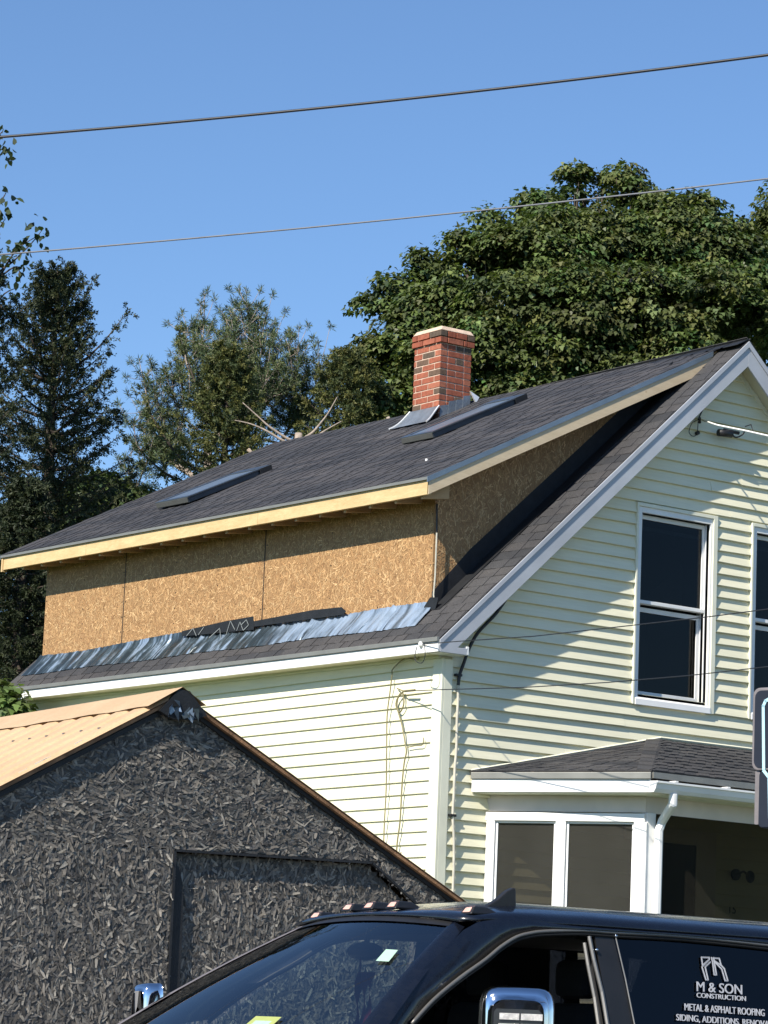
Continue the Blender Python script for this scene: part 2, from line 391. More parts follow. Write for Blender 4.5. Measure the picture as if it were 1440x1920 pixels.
# courses on the gable wall: bottom edge of course k at C0 - k*CE
CAS = [(2.235,3.27,4.755,6.69),(3.725,4.76,4.755,6.69)]
k = -34
while True:
    zb = C0 - k*CE; zt = zb + CE
    if zb < .85: break
    segs = [(0.10, XR-.10)]
    def lim(z):
        xl = RX - (RZ-.17-z)/RM
        return max(xl, .10)
    def cut(segs, c0, c1):
        out=[]
        for a,b in segs:
            if b<=c0 or a>=c1: out.append((a,b)); continue
            if a<c0: out.append((a,c0))
            if b>c1: out.append((c1,b))
        return out
    for c in CAS:
        if zt > c[2]+.01 and zb < c[3]-.01: segs = cut(segs, c[0], c[1])
    if zb < 3.75: segs = [s for s in segs]
    for a,b in segs:
        la,lb = lim(zt), lim(zb)
        ra,rb = 2*RX-la, 2*RX-lb
        a0,a1,b0,b1 = max(a,la),min(b,ra),max(a,lb),min(b,rb)
        if b1-b0 > .05:
            if a1<=a0: a0=a1=(b0+b1)/2
            if b1-b0 > 2.6:
                xj = b0 + .9 + (b1-b0-1.8)*((k*0.618)%1)
                gable_board(a0,xj-.0008,b0,xj-.0008,zt,zb,gw); gable_board(xj+.0008,a1,xj+.0008,b1,zt,zb,gw)
            else: gable_board(a0,a1,b0,b1,zt,zb,gw)
    k += 1
# side wall
YF = 7.53
sw = MB().box((0,.121,GB-.3),(.12,YF,4.93)).build('side_wall', MAT['siding'], house)
k = -1
while True:
    zb = C0 - k*CE; zt = zb + CE
    if zb < .85: break
    if k <= 24:
        yj = 2.2 + 3.6*((k*0.37)%1)
        side_board(.10, yj-.0008, zt, zb, sw); side_board(yj+.0008, YF-.08, zt, zb, sw)
    k += 1
MB().box((6.86,.121,GB-.3),(6.98,YF,5.0)).build('far_side_wall', MAT['siding'], house)
MB().prism([(0,YF,GB-.3),(XR,YF,GB-.3),(XR,YF,gtop(XR)),(RX,YF,gtop(RX)),(0,YF,gtop(0))],(0,-.12,0)).build('rear_gable_wall', MAT['siding'], house)
# frieze under the side eave and corner boards
MB().prism([(-.026,.0,4.875),(-.026,YF,4.875),(-.026,YF,5.022),(-.026,.0,4.944)],(.0255,0,0)).build('frieze_board', MAT['siding'], house)
cb = MB(); cb.box((-.028,-.038,.8),(.0,.10,4.94)); cb.box((.0005,-.038,.8),(.095,-.0005,4.94)); cb.build('corner_board', MAT['cream'], house, bevel=.004)
MB().box((-.028,YF-.08,.8),(.0,YF+.02,4.872)).build('corner_board', MAT['cream'], house, bevel=.004)
MB().box((XR-.09,-.028,.8),(XR+.02,.0,4.872)).build('corner_board', MAT['cream'], house, bevel=.004)
# --- main roof: deck slab both slopes
TH = .10
rf = MB()
for sgn in (-1,1):
    xe_ = RX+sgn*(RX-XEAVE-.03); P=[]
    ze_ = zmain(XEAVE+.03)-.012
    a=(xe_,YO+.01,ze_-.03);b=(RX,YO+.01,RZ-.012-TH*1.2);c=(RX,YO+.01,RZ-.012);d=(xe_,YO+.01,ze_)
    rf.prism([a,b,c,d],(0,YB-YO-.02,0))
roofo = rf.build('main_roof', MAT['primed'], house)
# shingle pieces -----------------------------------------------------
def shingle(parent, O, U, W, N, length, expo, mat, th=.006, tabs=True, seed=0, name='shingle'):
    """laminated shingle: O lower corner, U along the course, W up the slope, N outwards"""
    r = random.Random(seed); O=np.array(O,float)
    mb = MB(); over=expo*1.12
    mb.obox(O, U*(length-.003), W*over, N*th)
    # raised dragon teeth
    s = r.uniform(0,.12)
    while s < length-.06:
        w = r.uniform(.09,.2); e=min(s+w,length-.004); sk=.012
        p=O+N*th
        q=[p+U*s-W*.002, p+U*e-W*.002, p+U*(e-sk)+W*expo*.97, p+U*(s+sk)+W*expo*.97]
        q2=[x+N*.0055 for x in q]
        mb.box8(q+q2)
        s = e + r.uniform(.06,.16)
    return mb.build(name, mat, parent)
U_ = np.array((0,-1.0,-.0105))   # course direction (towards the front)
SL = math.hypot(1,RM); Wm = np.array((1/SL,0,RM/SL)); Nm = np.array((-RM/SL,0,1/SL))
cnt=0
# bottom strip below the dormer (4 courses) over the full length; front strip beside the dormer
E0 = np.array((XEAVE-.015,0,zmain(XEAVE-.015)))
exp_=.143
ncr = int((RX-XEAVE)*SL/exp_)+1
for i in range(ncr):
    base = E0 + Wm*exp_*i
    if i < 4:
        y=YB; off=(i*.33)%1.0
        first=True
        while y > YO+.01:
            L=min(1.0 if not first else .35+off*.6, y-YO); first=False
            sag=.0
            shingle(roofo, (base[0],y,base[2]+.0105*y), U_, Wm, Nm, L, exp_, MAT['shingle_old'], seed=cnt); cnt+=1; y-=L
    else:
        shingle(roofo, (base[0],.435,base[2]), U_, Wm, Nm, .435-YO, exp_, MAT['shingle_old'], seed=cnt+i*3); cnt+=1
# right slope: out of sight, broad courses only
mb=MB()
for i in range(ncr):
    x=2*RX-E0[0]-Wm[0]*exp_*i; z=E0[2]+Wm[2]*exp_*i
    mb.obox((x,YO,z-.0),(0,YB-YO,0),(-Wm[0]*exp_*1.1,0,Wm[2]*exp_*1.1),(RM/SL*.008,0,.008/SL))
mb.build('shingle', MAT['shingle_old'], roofo, kind='stuff')
# trims: fascia (eave), rake boards, drip edges
ez0, ez1 = 5.049-.022, 4.967-.01
def yl(y, z0=0): return 0.0105*(y)      # the eave sags a little towards the front
def strip_x(x, y0, y1, za, zb, t, name, mat, parent=house, bev=.003):
    m=MB(); m.box8([(x-t,y0,zb+yl(y0)),(x,y0,zb+yl(y0)),(x,y1,zb+yl(y1)),(x-t,y1,zb+yl(y1)),(x-t,y0,za+yl(y0)),(x,y0,za+yl(y0)),(x,y1,za+yl(y1)),(x-t,y1,za+yl(y1))])
    return m.build(name, mat, parent, bevel=bev)
strip_x(XEAVE-.004, YO+.002, YB-.02, 5.058, 4.968, .02, 'eave_fascia', MAT['white'])
strip_x(XEAVE-.012, YO-.004, YB, 5.100, 5.060, .03, 'drip_edge', MAT['brown_edge'])
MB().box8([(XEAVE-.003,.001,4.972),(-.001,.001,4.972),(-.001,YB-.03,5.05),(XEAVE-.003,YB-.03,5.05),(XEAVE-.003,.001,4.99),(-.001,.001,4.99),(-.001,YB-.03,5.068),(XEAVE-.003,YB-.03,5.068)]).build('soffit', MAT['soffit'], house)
MB().prism([(-.045,.002,4.945),(-.045,YF,5.023),(-.045,YF,5.049),(-.045,.002,4.971)],(.044,0,0)).build('bed_moulding', MAT['cream'], house)
# rake boards on the front gable
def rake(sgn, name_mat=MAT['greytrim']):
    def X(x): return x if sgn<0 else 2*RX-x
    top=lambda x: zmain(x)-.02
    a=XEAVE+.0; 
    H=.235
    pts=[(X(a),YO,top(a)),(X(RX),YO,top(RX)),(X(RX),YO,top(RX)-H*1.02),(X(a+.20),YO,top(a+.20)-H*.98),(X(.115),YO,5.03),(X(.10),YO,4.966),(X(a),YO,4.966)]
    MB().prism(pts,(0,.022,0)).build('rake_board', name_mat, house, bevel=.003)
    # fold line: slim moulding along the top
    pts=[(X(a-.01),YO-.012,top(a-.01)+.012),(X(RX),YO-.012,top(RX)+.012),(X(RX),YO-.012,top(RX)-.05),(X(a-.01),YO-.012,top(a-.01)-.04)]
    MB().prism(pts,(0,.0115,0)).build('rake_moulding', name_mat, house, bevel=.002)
    # soffit under the overhang and frieze on the wall
    zs=lambda x: zmain(x)-.195
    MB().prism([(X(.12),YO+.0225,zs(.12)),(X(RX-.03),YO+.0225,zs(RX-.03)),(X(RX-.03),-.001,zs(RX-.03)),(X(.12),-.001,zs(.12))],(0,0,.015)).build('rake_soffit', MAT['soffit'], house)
    zf=lambda x: zmain(x)-.20
    MB().prism([(X(.10),-.030,zf(.10)),(X(RX-.02),-.030,zf(RX-.02)),(X(RX-.02),-.030,zf(RX-.02)-.05),(X(.10),-.030,zf(.10)-.05)],(0,.0295,0)).build('frieze_board', MAT['cream'], house)
rake(-1); rake(1)
# lit return piece of the rake at the eave
MB().box((.102,YO+.0005,4.968),(.130,-.03,5.045)).build('eave_return', MAT['white'], house, bevel=.004)
MB().box((XEAVE+.021,YO+.023,4.966),(.10,-.029,4.976)).build('eave_return', MAT['white'], house)
# ridge cap
for i in range(36):
    y=YO+.0+i*.22
    if y>YB-.15: break
    m=MB()
    for s in (-1,1):
        m.prism([(RX,y-.002,RZ+.016+.004),(RX+s*.14,y-.002,RZ+.016-.14*(.52 if s<0 else RM)),(RX+s*.14,y-.002,RZ+.009-.14*(.52 if s<0 else RM)),(RX,y-.002,RZ+.009)],(0,.26,0))
    m.build('ridge_shingle', MAT['membrane'], roofo)

# --- dormer ---------------------------------------------------------
XD, YD, YD1 = .183, .44, 7.52
DZ = lambda y: 6.610 + (y-.106)*.01245          # eave height of the dormer roof
nD = np.array((-.508,-.013,1.0)); A0 = np.array((-.15,.106,6.61))
def zd(x, y): return A0[2] + .508*(x-A0[0]) + .013*(y-A0[1])
dn = nD/np.linalg.norm(nD)
YN, YFR = .106, 7.955                            # near and far edges of the dormer roof
XTOP = RX-.02
droof = MB().prism([(-.135,YN+.03,zd(-.135,YN)-.012),(XTOP,YN+.03,zd(XTOP,YN)-.012),(XTOP,YN+.03,zd(XTOP,YN)-.035),(-.135,YN+.03,zd(-.135,YN)-.035)],(0,YFR-YN-.06,.1)).build('dormer_roof', MAT['rafter'], house)
W_d = np.array((1,0,.508)); ld=np.linalg.norm(W_d); W_d/=ld
U_d = np.array((0,-1,-.013)); U_d/=np.linalg.norm(U_d)
N_d = np.cross(W_d,U_d)*-1; N_d = N_d if N_d[2]>0 else -N_d
run = (XTOP+.17)*ld; exd=.142; nc=int(run/exd)
for i in range(nc):
    off=(i*.37)%1.0; y=YFR; first=True
    while y > YN+.005:
        L = (.30+off*.65) if first else 1.0; first=False
        L=min(L, y-YN)
        if y-L-YN < .12: L=y-YN
        x=-.165+W_d[0]*exd*i
        # leave the chimney clear
        shingle(droof, (x,y,zd(x,y)), U_d, W_d, N_d, L, exd, MAT['shingle'], seed=1000+cnt); cnt+=1; y-=L
# fascia: two pine boards, cut marks
def dfas(y0,y1):
    t=.035
    MB().box8([(-.15,y0,DZ(y0)-.165),(-.15+t,y0,DZ(y0)-.165),(-.15+t,y1,DZ(y1)-.165),(-.15,y1,DZ(y1)-.165),(-.15,y0,DZ(y0)-.03),(-.15+t,y0,DZ(y0)-.03),(-.15+t,y1,DZ(y1)-.03),(-.15,y1,DZ(y1)-.03)]).build('dormer_fascia', MAT['pine'], house, bevel=.002)
dfas(YN+.005, 2.884); dfas(2.888, 6.15); dfas(6.154, YFR-.035)
MB().box8([(-.16,YFR-.033,DZ(YFR)-.185),(-.10,YFR-.033,DZ(YFR)-.185),(-.10,YFR,DZ(YFR)-.185),(-.16,YFR,DZ(YFR)-.185),(-.16,YFR-.033,DZ(YFR)-.032),(-.10,YFR-.033,DZ(YFR)-.032),(-.10,YFR,DZ(YFR)-.032),(-.16,YFR,DZ(YFR)-.032)]).build('dormer_fascia', MAT['pine'], house)
MB().box8([(-.172,YN,DZ(YN)-.031),(-.12,YN,DZ(YN)-.031),(-.12,YFR,DZ(YFR)-.031),(-.172,YFR,DZ(YFR)-.031),(-.172,YN,DZ(YN)-.004),(-.12,YN,DZ(YN)-.004),(-.12,YFR,DZ(YFR)-.004),(-.172,YFR,DZ(YFR)-.004)]).build('drip_edge', MAT['brown_edge'], house)
# rafters with open tails
y=.25
while y<7.9:
    m=MB(); zt=zd(-.114,y)-.04
    m.prism([(-.113,y-.02,zt),(XD-.002,y-.02,zt+.508*(XD+.11)),(XD-.002,y-.02,DZ(y)-.150),(-.113,y-.02,DZ(y)-.190)],(0,.04,0))
    m.build('rafter', MAT['rafter'], house); y+=.405
# rake trim of the dormer on the near side: raw board, drip edge
for yy,dirn in ((YN,1),(YFR,-1)):
    def rk(x, d): return (x, yy, zd(x,yy)-d)
    x1=3.28 if dirn>0 else XTOP-.05
    MB().prism([rk(-.15,.03),rk(x1,.03),rk(x1,.175),rk(-.15,.165)],(0,.02*dirn,0)).build('dormer_rake_board', MAT['primed'], house)
    MB().prism([rk(-.175,-.006),rk(x1,-.006),rk(x1,.045),rk(-.175,.045)],(0,-.009*dirn,0)).build('dormer_drip_edge', MAT['metal_edge'], house)
# wavy shingle edge lying past the drip edge
# dormer front wall sheets with strands
def in_poly(P, poly):
    x,y=P[:,0],P[:,1]; n=len(poly); ins=np.zeros(len(P),bool); j=n-1
    for i in range(n):
        xi,yi=poly[i]; xj,yj=poly[j]
        c=((yi>y)!=(yj>y))&(x<(xj-xi)*(y-yi)/((yj-yi)+1e-12)+xi); ins^=c; j=i
    return ins
def strands(name, O, E, Zv, Nv, poly, density, Lr, Wr, ang, angsd, lift, tilt, cols, mat, parent, seg=1):
    """thin wood strands pressed on a sheet; poly in (e,z) sheet coordinates"""
    O,E,Zv,Nv=[np.array(q,float) for q in (O,E,Zv,Nv)]
    pa=np.array(poly); lo=pa.min(0); hi=pa.max(0); n=int((hi-lo).prod()*density)
    P=lo+rng.random((n,2))*(hi-lo); P=P[in_poly(P,poly)]; n=len(P)
    th=np.radians(ang+rng.normal(0,angsd,n)); L=rng.uniform(*Lr,n); Wd=rng.uniform(*Wr,n)
    t=np.stack([np.cos(th),np.sin(th)],1); s=np.stack([-np.sin(th),np.cos(th)],1)
    h=rng.uniform(.0005,lift,n); tl=rng.normal(0,tilt,n); tw=rng.normal(0,tilt,n)
    ci=rng.integers(0,len(cols),n); c=np.array(cols)[ci]*rng.uniform(.75,1.25,(n,1))
    polys=[];cc=[]
    bend=rng.normal(0,tilt*.8,n)
    for k in range(seg):
        a0=-.5+k/seg; a1=-.5+(k+1)/seg
        q=[]
        for (a,w) in ((a0,-.5),(a1,-.5),(a1,.5),(a0,.5)):
            taper=1.0 if abs(a)<.45 else .55
            pt=P+t*(L*a)[:,None]+s*(Wd*w*taper)[:,None]
            hh=h+L*a*tl+Wd*w*tw+(L*(a*a)*bend)
            hh=np.maximum(hh,.0006+.001*rng.random())
            q.append(O+pt[:,:1]*E+pt[:,1:]*Zv+hh[:,None]*Nv)
        polys.append(np.stack(q,1)); cc.append(c)
    o=fast_mesh(name,np.concatenate(polys),4,mat,parent,np.concatenate(cc)); o['kind']='stuff'; return o
OSBC=[(.44,.26,.12),(.50,.31,.145),(.37,.21,.092),(.42,.245,.11),(.58,.385,.195),(.32,.175,.078),(.46,.28,.13)]
seams=[YD,3.22,5.86,YD1]
for i in range(3):
    y0,y1=seams[i]+.004,seams[i+1]-.004
    zb=lambda y: 5.18+.0*y
    zt=lambda y: zd(XD,y)-.05
    sh=MB().prism([(XD,y0,5.20),(XD,y1,5.20),(XD,y1,zt(y1)),(XD,y0,zt(y0))],(.011,0,0)).build('osb_sheet', MAT['osb'], house)
    strands('strand', (XD-.0005,0,0),(0,1,0),(0,0,1),(-1,0,0),[(y0+.016,5.25),(y1-.016,5.25),(y1-.016,zt(y1)-.005),(y0+.016,zt(y0)-.005)],2400,(.028,.075),(.008,.020),90,60,.0025,.012,OSBC,MAT['flake'],sh)
for yy in seams[1:3]: MB().prism([(XD-.0042,yy-.005,5.3),(XD-.0042,yy+.005,5.3),(XD-.0042,yy+.005,zd(XD,yy)-.05),(XD-.0042,yy-.005,zd(XD,yy)-.05)],(.004,0,0)).build('sheet_joint',MAT['membrane'],house)
MB().prism([(XD+.012,YD+.05,5.1),(XD+.012,YD1-.05,5.1),(XD+.012,YD1-.05,6.6),(XD+.012,YD+.05,6.5)],(.05,0,0)).build('dormer_stud_wall', MAT['membrane'], house)
nl_=MB()
for i in range(3):
    for yy in (seams[i]+.03,seams[i]+.84,seams[i]+1.63,seams[i+1]-.03):
        for kz in range(7):
            z=5.55+kz*.16; nl_.box((XD-.0055,yy-.005+random.uniform(-.006,.006),z-.005),(XD-.001,yy+.005,z+.005))
nl_.build('nail_heads',MAT['membrane'],house,kind='stuff')
# cheek walls
def cheek(yc, out, nm):
    def zc(x): return zd(x,yc)-.05
    xs_=[XD+.0115,1.55,3.0]
    for a,b in zip(xs_[:-1],xs_[1:]):
        zl=lambda x: zmain(x)-.06
        sh=MB().prism([(a+.002,yc,zl(a)),(b-.002,yc,zl(b)),(b-.002,yc,max(zc(b),zl(b)+.01)),(a+.002,yc,zc(a))],(0,-.011*out,0)).build('osb_sheet', MAT['osb'], house)
        if out<0:
            strands('strand',(0,yc-.0005,0),(1,0,0),(0,0,1),(0,-1,0),[(a+.004,zl(a)+.06),(b-.004,zl(b)+.06),(b-.004,zc(b)-.002),(a+.004,zc(a)-.002)],1800,(.035,.085),(.010,.022),90,38,.0025,.008,OSBC,MAT['flake'],sh)
cheek(YD,-1,'near')
cheek(YD1,1,'far')
# membrane on cheek and roof fold, widened so its black also paints shade
def memb_shade(d0,d1):
    pts=[(XD-.004,YD-.006,zmain(XD)+.008),(3.05,YD-.006,zmain(3.05)+.008),(3.05,YD-.006,zmain(3.05)+.20),(.6,YD-.006,zmain(.6)+.24),(XD-.004,YD-.006,zmain(XD)+d1)]
    MB().prism(pts,(0,.005,0)).build('membrane_shade_strip', MAT['membrane'], house)
    a=np.array((XD-.02,.27,zmain(XD-.02)))+Nm*.016; b=np.array((3.1,.24,zmain(3.1)))+Nm*.016
    MB().prism([a,b,b+(0,.195,0),a+(0,.165,0)],Nm*.003).build('membrane_shade_strip', MAT['membrane'], house)
memb_shade(.1,.17)
# corner strap: pale below, black above to put the eave's shadow into its colour
MB().tube([on_x(XD-.01,819.5,945), on_x(XD-.012,819,998)],.008,6).build('corner_strip', MAT['black'], house)
MB().tube([on_x(XD-.012,819,999), on_x(XD-.012,816,1080), on_x(XD-.012,813,1115), on_x(XD-.012,815,1142)],.008,6).build('corner_strip', MAT['conduit'], house)
# crinkled flashing membrane on the front wall foot
def crinkle(y0,y1,top_drop,mat,name,seed,x=XD-.008,bot=None,amp=.018):
    r=random.Random(seed); n=max(6,int((y1-y0)/.030)); V=[];F=[]
    rows=6
    cw=[max(0.0,r.gauss(0.35,.55))*(1 if r.random()<.8 else 2.0) for _ in range(n+1)]; sk=[r.uniform(-.03,.03) for _ in range(n+1)]
    for j in range(rows+1):
        v=j/rows
        for i in range(n+1):
            y=y0+(y1-y0)*i/n
            zt_=top_drop(y)+r.uniform(-.004,.004)
            zk=zmain(XD)+.012+.0105*y+.02
            reach=.195+.008*math.sin(y*3+seed)+r.uniform(-.004,.004)
            if v<.4:
                t=v/.4; X=x-.012*t; Z=zt_*(1-t)+zk*t
            else:
                t=(v-.4)/.6; X=x-.012-reach*t; Z=zmain(X)+.0105*y+.022+.018*(1-t)
            pv=math.sin(math.pi*min(1,v*1.05))**.6 if v>0 else 0
            w=cw[i]*amp*(.35+1.1*pv)+r.uniform(-.15,.15)*amp
            w=max(0,w)*(1.0 if 0<v<1 else .25)
            V.append((X-w*.55, y+r.uniform(-.006,.006)+sk[i]*v, Z+w*.65+r.uniform(-.003,.003)))
    for j in range(rows):
        for i in range(n):
            a=j*(n+1)+i; F.append((a,a+1,a+n+2,a+n+1))
    return mesh(name,V,F,mat,house)
MAT['foil'] = simple('silvery_blue_membrane', (.26,.34,.45), .32, .4, .25, 9, .2)
MAT['foildark'] = simple('dark_glossy_membrane', (.050,.066,.075), .28, .25, .5, 8, .2)
zfl=lambda y: 5.47+.0105*y
def wrap_mat():
    m, nt, b = newmat('crinkled_silver_blue_membrane')
    n1 = noise(nt, tex(nt,(1,5,.9)), 2.2, 5, .65); n2 = noise(nt, tex(nt,(1,1,1)), .55, 2)
    c = ramp(nt, n1, [(.44,(.030,.042,.048)),(.53,(.07,.10,.12)),(.62,(.26,.34,.44))])
    sp_ = nt.nodes.new('ShaderNodeSeparateXYZ'); nt.links.new(tex(nt,(1,.125,1)), sp_.inputs[0])
    ad = nt.nodes.new('ShaderNodeMath'); ad.operation='MULTIPLY_ADD'; nt.links.new(n2, ad.inputs[0]); ad.inputs[1].default_value=.25; nt.links.new(sp_.outputs['Y'], ad.inputs[2])
    c = mix(nt, ramp(nt, ad.outputs[0], [(.44,(1,1,1)),(.54,(0,0,0))]), c, ramp(nt, n1, [(.38,(.09,.12,.15)),(.48,(.22,.29,.38)),(.6,(.32,.41,.53))]))
    nt.links.new(c, b.inputs['Base Color']); b.inputs['Roughness'].default_value = .34; b.inputs['Metallic'].default_value = .3
    bump(nt, b, n1, .5, .02); return m
MAT['wrap'] = wrap_mat()
ms_=crinkle(YD-.02, YD1+.04, lambda y: zfl(y)+.035+.02*math.sin(y*1.7)+(.03 if y>1.8 else 0)-.02*max(0,y-6), MAT['wrap'], 'flashing_membrane', 5, x=XD-.004, amp=.013)
for p_ in ms_.data.polygons: p_.use_smooth=True
# ragged black upper fold with pale print marks
MB().prism([(XD-.052,1.72,zfl(1.72)+.06),(XD-.052,1.80,zfl(1.8)+.105),(XD-.052,2.3,zfl(2.3)+.115),(XD-.052,3.3,zfl(3.3)+.085),(XD-.052,3.3,zfl(3.3)+.03),(XD-.052,1.76,zfl(1.76)+.03)],(.004,0,0)).build('membrane_fold', MAT['membrane'], house)
MB().prism([(XD-.054,3.28,zfl(3.28)+.05),(XD-.054,3.3,zfl(3.3)+.135),(XD-.054,3.8,zfl(3.8)+.125),(XD-.054,4.6,zfl(4.6)+.085),(XD-.054,4.6,zfl(4.6)+.03),(XD-.054,3.28,zfl(3.28)-.0)],(.004,0,0)).build('membrane_fold', MAT['membrane'], house)
def stroke(parent, name, mat, pts, w, nrm):
    mb=MB(); nrm=np.array(nrm,float)
    for a,b in zip(pts[:-1],pts[1:]):
        a=np.array(a,float);b=np.array(b,float);d=b-a;l=np.linalg.norm(d);d/=max(l,1e-9);s=np.cross(nrm,d)
        mb.obox(a-s*w/2-d*w*.3,(d*(l+w*.6)),s*w,nrm*.001)
    return mb.build(name,mat,parent)
MAT['printdim'] = simple('dim_print', (.22,.24,.24), .6, 0, .1, 20, 0)
MAT['print'] = simple('pale_print', (.55,.58,.55), .6, 0, .1, 20, 0)
for pts in [[(392,1196),(412,1178),(414,1196)],[(424,1190),(432,1164)],[(432,1164),(440,1180)],[(444,1182),(450,1166),(456,1182)],[(452,1172),(462,1162),(466,1172),(456,1182)],[(350,1192),(362,1178),(368,1192)],[(372,1190),(382,1176)]]:
    stroke(house,'printed_mark',MAT['printdim'],[on_x(XD-.060,*p) for p in pts],.008,(-1,0,0))
# black fold at the front corner
MB().prism([on_x(XD-.03,806,1120),on_x(XD-.03,791,1144),on_x(XD-.03,803,1166),on_x(XD-.03,815,1146),on_x(XD-.03,822,1120)],(.006,0,0)).build('membrane_fold', MAT['membrane'], house)

# --- chimney
ch = MB().box((2.767,3.874,7.9),(3.173,4.336,9.13)).build('chimney', MAT['mortar'], house)
CX0,CX1,CY0,CY1=2.762,3.178,3.869,4.341
bz=8.0; course=0; bh=.057; jt=.013
while bz < 9.09:
    top = bz+bh > 9.02
    g_=.022 if top else 0
    x0,x1,y0,y1=CX0-g_,CX1+g_,CY0-g_,CY1+g_
    def run_(a,b,first):
        segs=[];p=a
        L=[.205,.205] if first else [.10,.205,.205]
        i=0
        while p<b-.02:
            q=min(p+L[min(i,len(L)-1)],b); 
            if b-q<.03: q=b
            segs.append((p,q)); p=q+jt; i+=1
        return segs
    d=.09
    e=course%2
    for a,b in run_(y0,y1,e): MB().box((x0,a,bz),(x0+d,b,bz+bh)).build('brick',MAT['brick'],ch,bevel=.003); MB().box((x1-d,a,bz),(x1,b,bz+bh)).build('brick',MAT['brick'],ch)
    for a,b in run_(x0+d+jt if 0 else x0+ (d+jt)*1.0, x1-d-jt, 1-e):
        MB().box((a,y0,bz),(b,y0+d,bz+bh)).build('brick',MAT['brick'],ch,bevel=.003); MB().box((a,y1-d,bz),(b,y1,bz+bh)).build('brick',MAT['brick'],ch)
    bz += bh+jt; course+=1
ctop=bz
MB().box8([(CX0-.022,CY0-.022,ctop-.008),(CX1+.022,CY0-.022,ctop-.008),(CX1+.022,CY1+.022,ctop-.008),(CX0-.022,CY1+.022,ctop-.008),(CX0+.01,CY0+.01,ctop+.045),(CX1-.01,CY0+.01,ctop+.045),(CX1-.01,CY1-.01,ctop+.045),(CX0+.01,CY1-.01,ctop+.045)]).build('chimney_crown', MAT['cement'], ch, bevel=.01)
MB().tube([(3.0,4.1,ctop+.0),(3.0,4.1,ctop+.07)],.09,14).build('flue_liner', MAT['cement'], ch)
# flashing: curved apron, step flashings
ap=[];n=8
for i in range(n+1):
    t=i/n; x=CX0-.006-.20*t; z=(zd(CX0,4.1)+.135)*(1-t)**2.2 + (zd(x,4.1)+.03)*(1-(1-t)**2.2)
    sp=.012+.10*t*t
    ap.append([(x,CY0-.01-sp*.5,z),(x,CY1+.02+sp,z+.005)])
V=[p for r_ in ap for p in r_]; F=[(2*i,2*i+1,2*i+3,2*i+2) for i in range(n)]
MB().add(V,F).build('chimney_apron', MAT['lead'], ch, smooth=True)
for s in (0,1): MB().tube([r_[s] for r_ in ap],.011,6).build('apron_edge', MAT['leadbright'], ch)
for i,(xa,w,h) in enumerate(((2.77,.12,.11),(2.88,.11,.12),(2.98,.10,.10),(3.07,.10,.11))):
    z0=zd(xa,CY0); MB().prism([(xa,CY0-.008-.003*i,z0),(xa+w,CY0-.008-.003*i,z0+w*.508),(xa+w+.01,CY0-.008-.003*i,z0+w*.508+h),(xa+.01,CY0-.008-.003*i,z0+h+.03)],(0,.003,0)).build('step_flashing', MAT['lead'], ch)
MB().prism([(3.16,CY0-.03,zd(3.16,3.8)+.16),(3.27,CY0-.05,zd(3.27,3.8)+.05),(3.23,CY0-.05,zd(3.23,3.8))],(0,.02,0)).build('step_flashing', MAT['leadbright'], ch)

# --- skylights
def skylight(xa, xb, yn, yf, lift):
    root = MB()
    def P(x,y,h): 
        l=lift*(xb-x)/(xb-xa); return (x-.508*h*.6, y, zd(x,y)+l+h)
    def bx(x0,x1,y0,y1,h0,h1,n,mat,par,bev=.004):
        m=MB(); m.box8([P(x0,y0,h0),P(x1,y0,h0),P(x1,y1,h0),P(x0,y1,h0),P(x0,y0,h1),P(x1,y0,h1),P(x1,y1,h1),P(x0,y1,h1)]); return m.build(n,mat,par,bevel=bev)
    s = bx(xa,xb,yn,yf,.0,.050,'skylight',MAT['skyframe'],house)
    bx(xa-.01,xb+.01,yn-.015,yn+.045,.0505,.068,'skylight_cladding',MAT['skyframe'],s)
    bx(xa-.01,xb+.01,yf-.045,yf+.015,.0505,.068,'skylight_cladding',MAT['skyframe'],s)
    bx(xa-.01,xa+.05,yn+.046,yf-.046,.0505,.068,'skylight_cladding',MAT['skyframe'],s)
    bx(xb-.12,xb+.01,yn+.046,yf-.046,.0505,.070,'skylight_cladding',MAT['skyframe'],s)
    bx(xa+.051,xb-.121,yn+.046,yf-.046,.0505,.061,'skylight_pane',MAT['skyglass'],s,0)
    bx(xa-.012,xa-.001,yn,yf,.006,.058,'skylight_skirt',MAT['skyskirt'],s)
    bx(xb-.13,xb+.02,yn-.022,yn-.0155,.0,.066,'skylight_corner',MAT['membrane'],s)
skylight(1.58,2.74,2.36,2.88,.02)
skylight(.64,1.66,5.40,6.02,.03)
MB().tube([(.573,1.121,zd(.573,1.121)),(.573,1.121,zd(.573,1.121)+.022)],.014,10).build('roof_vent', MAT['white'], house)

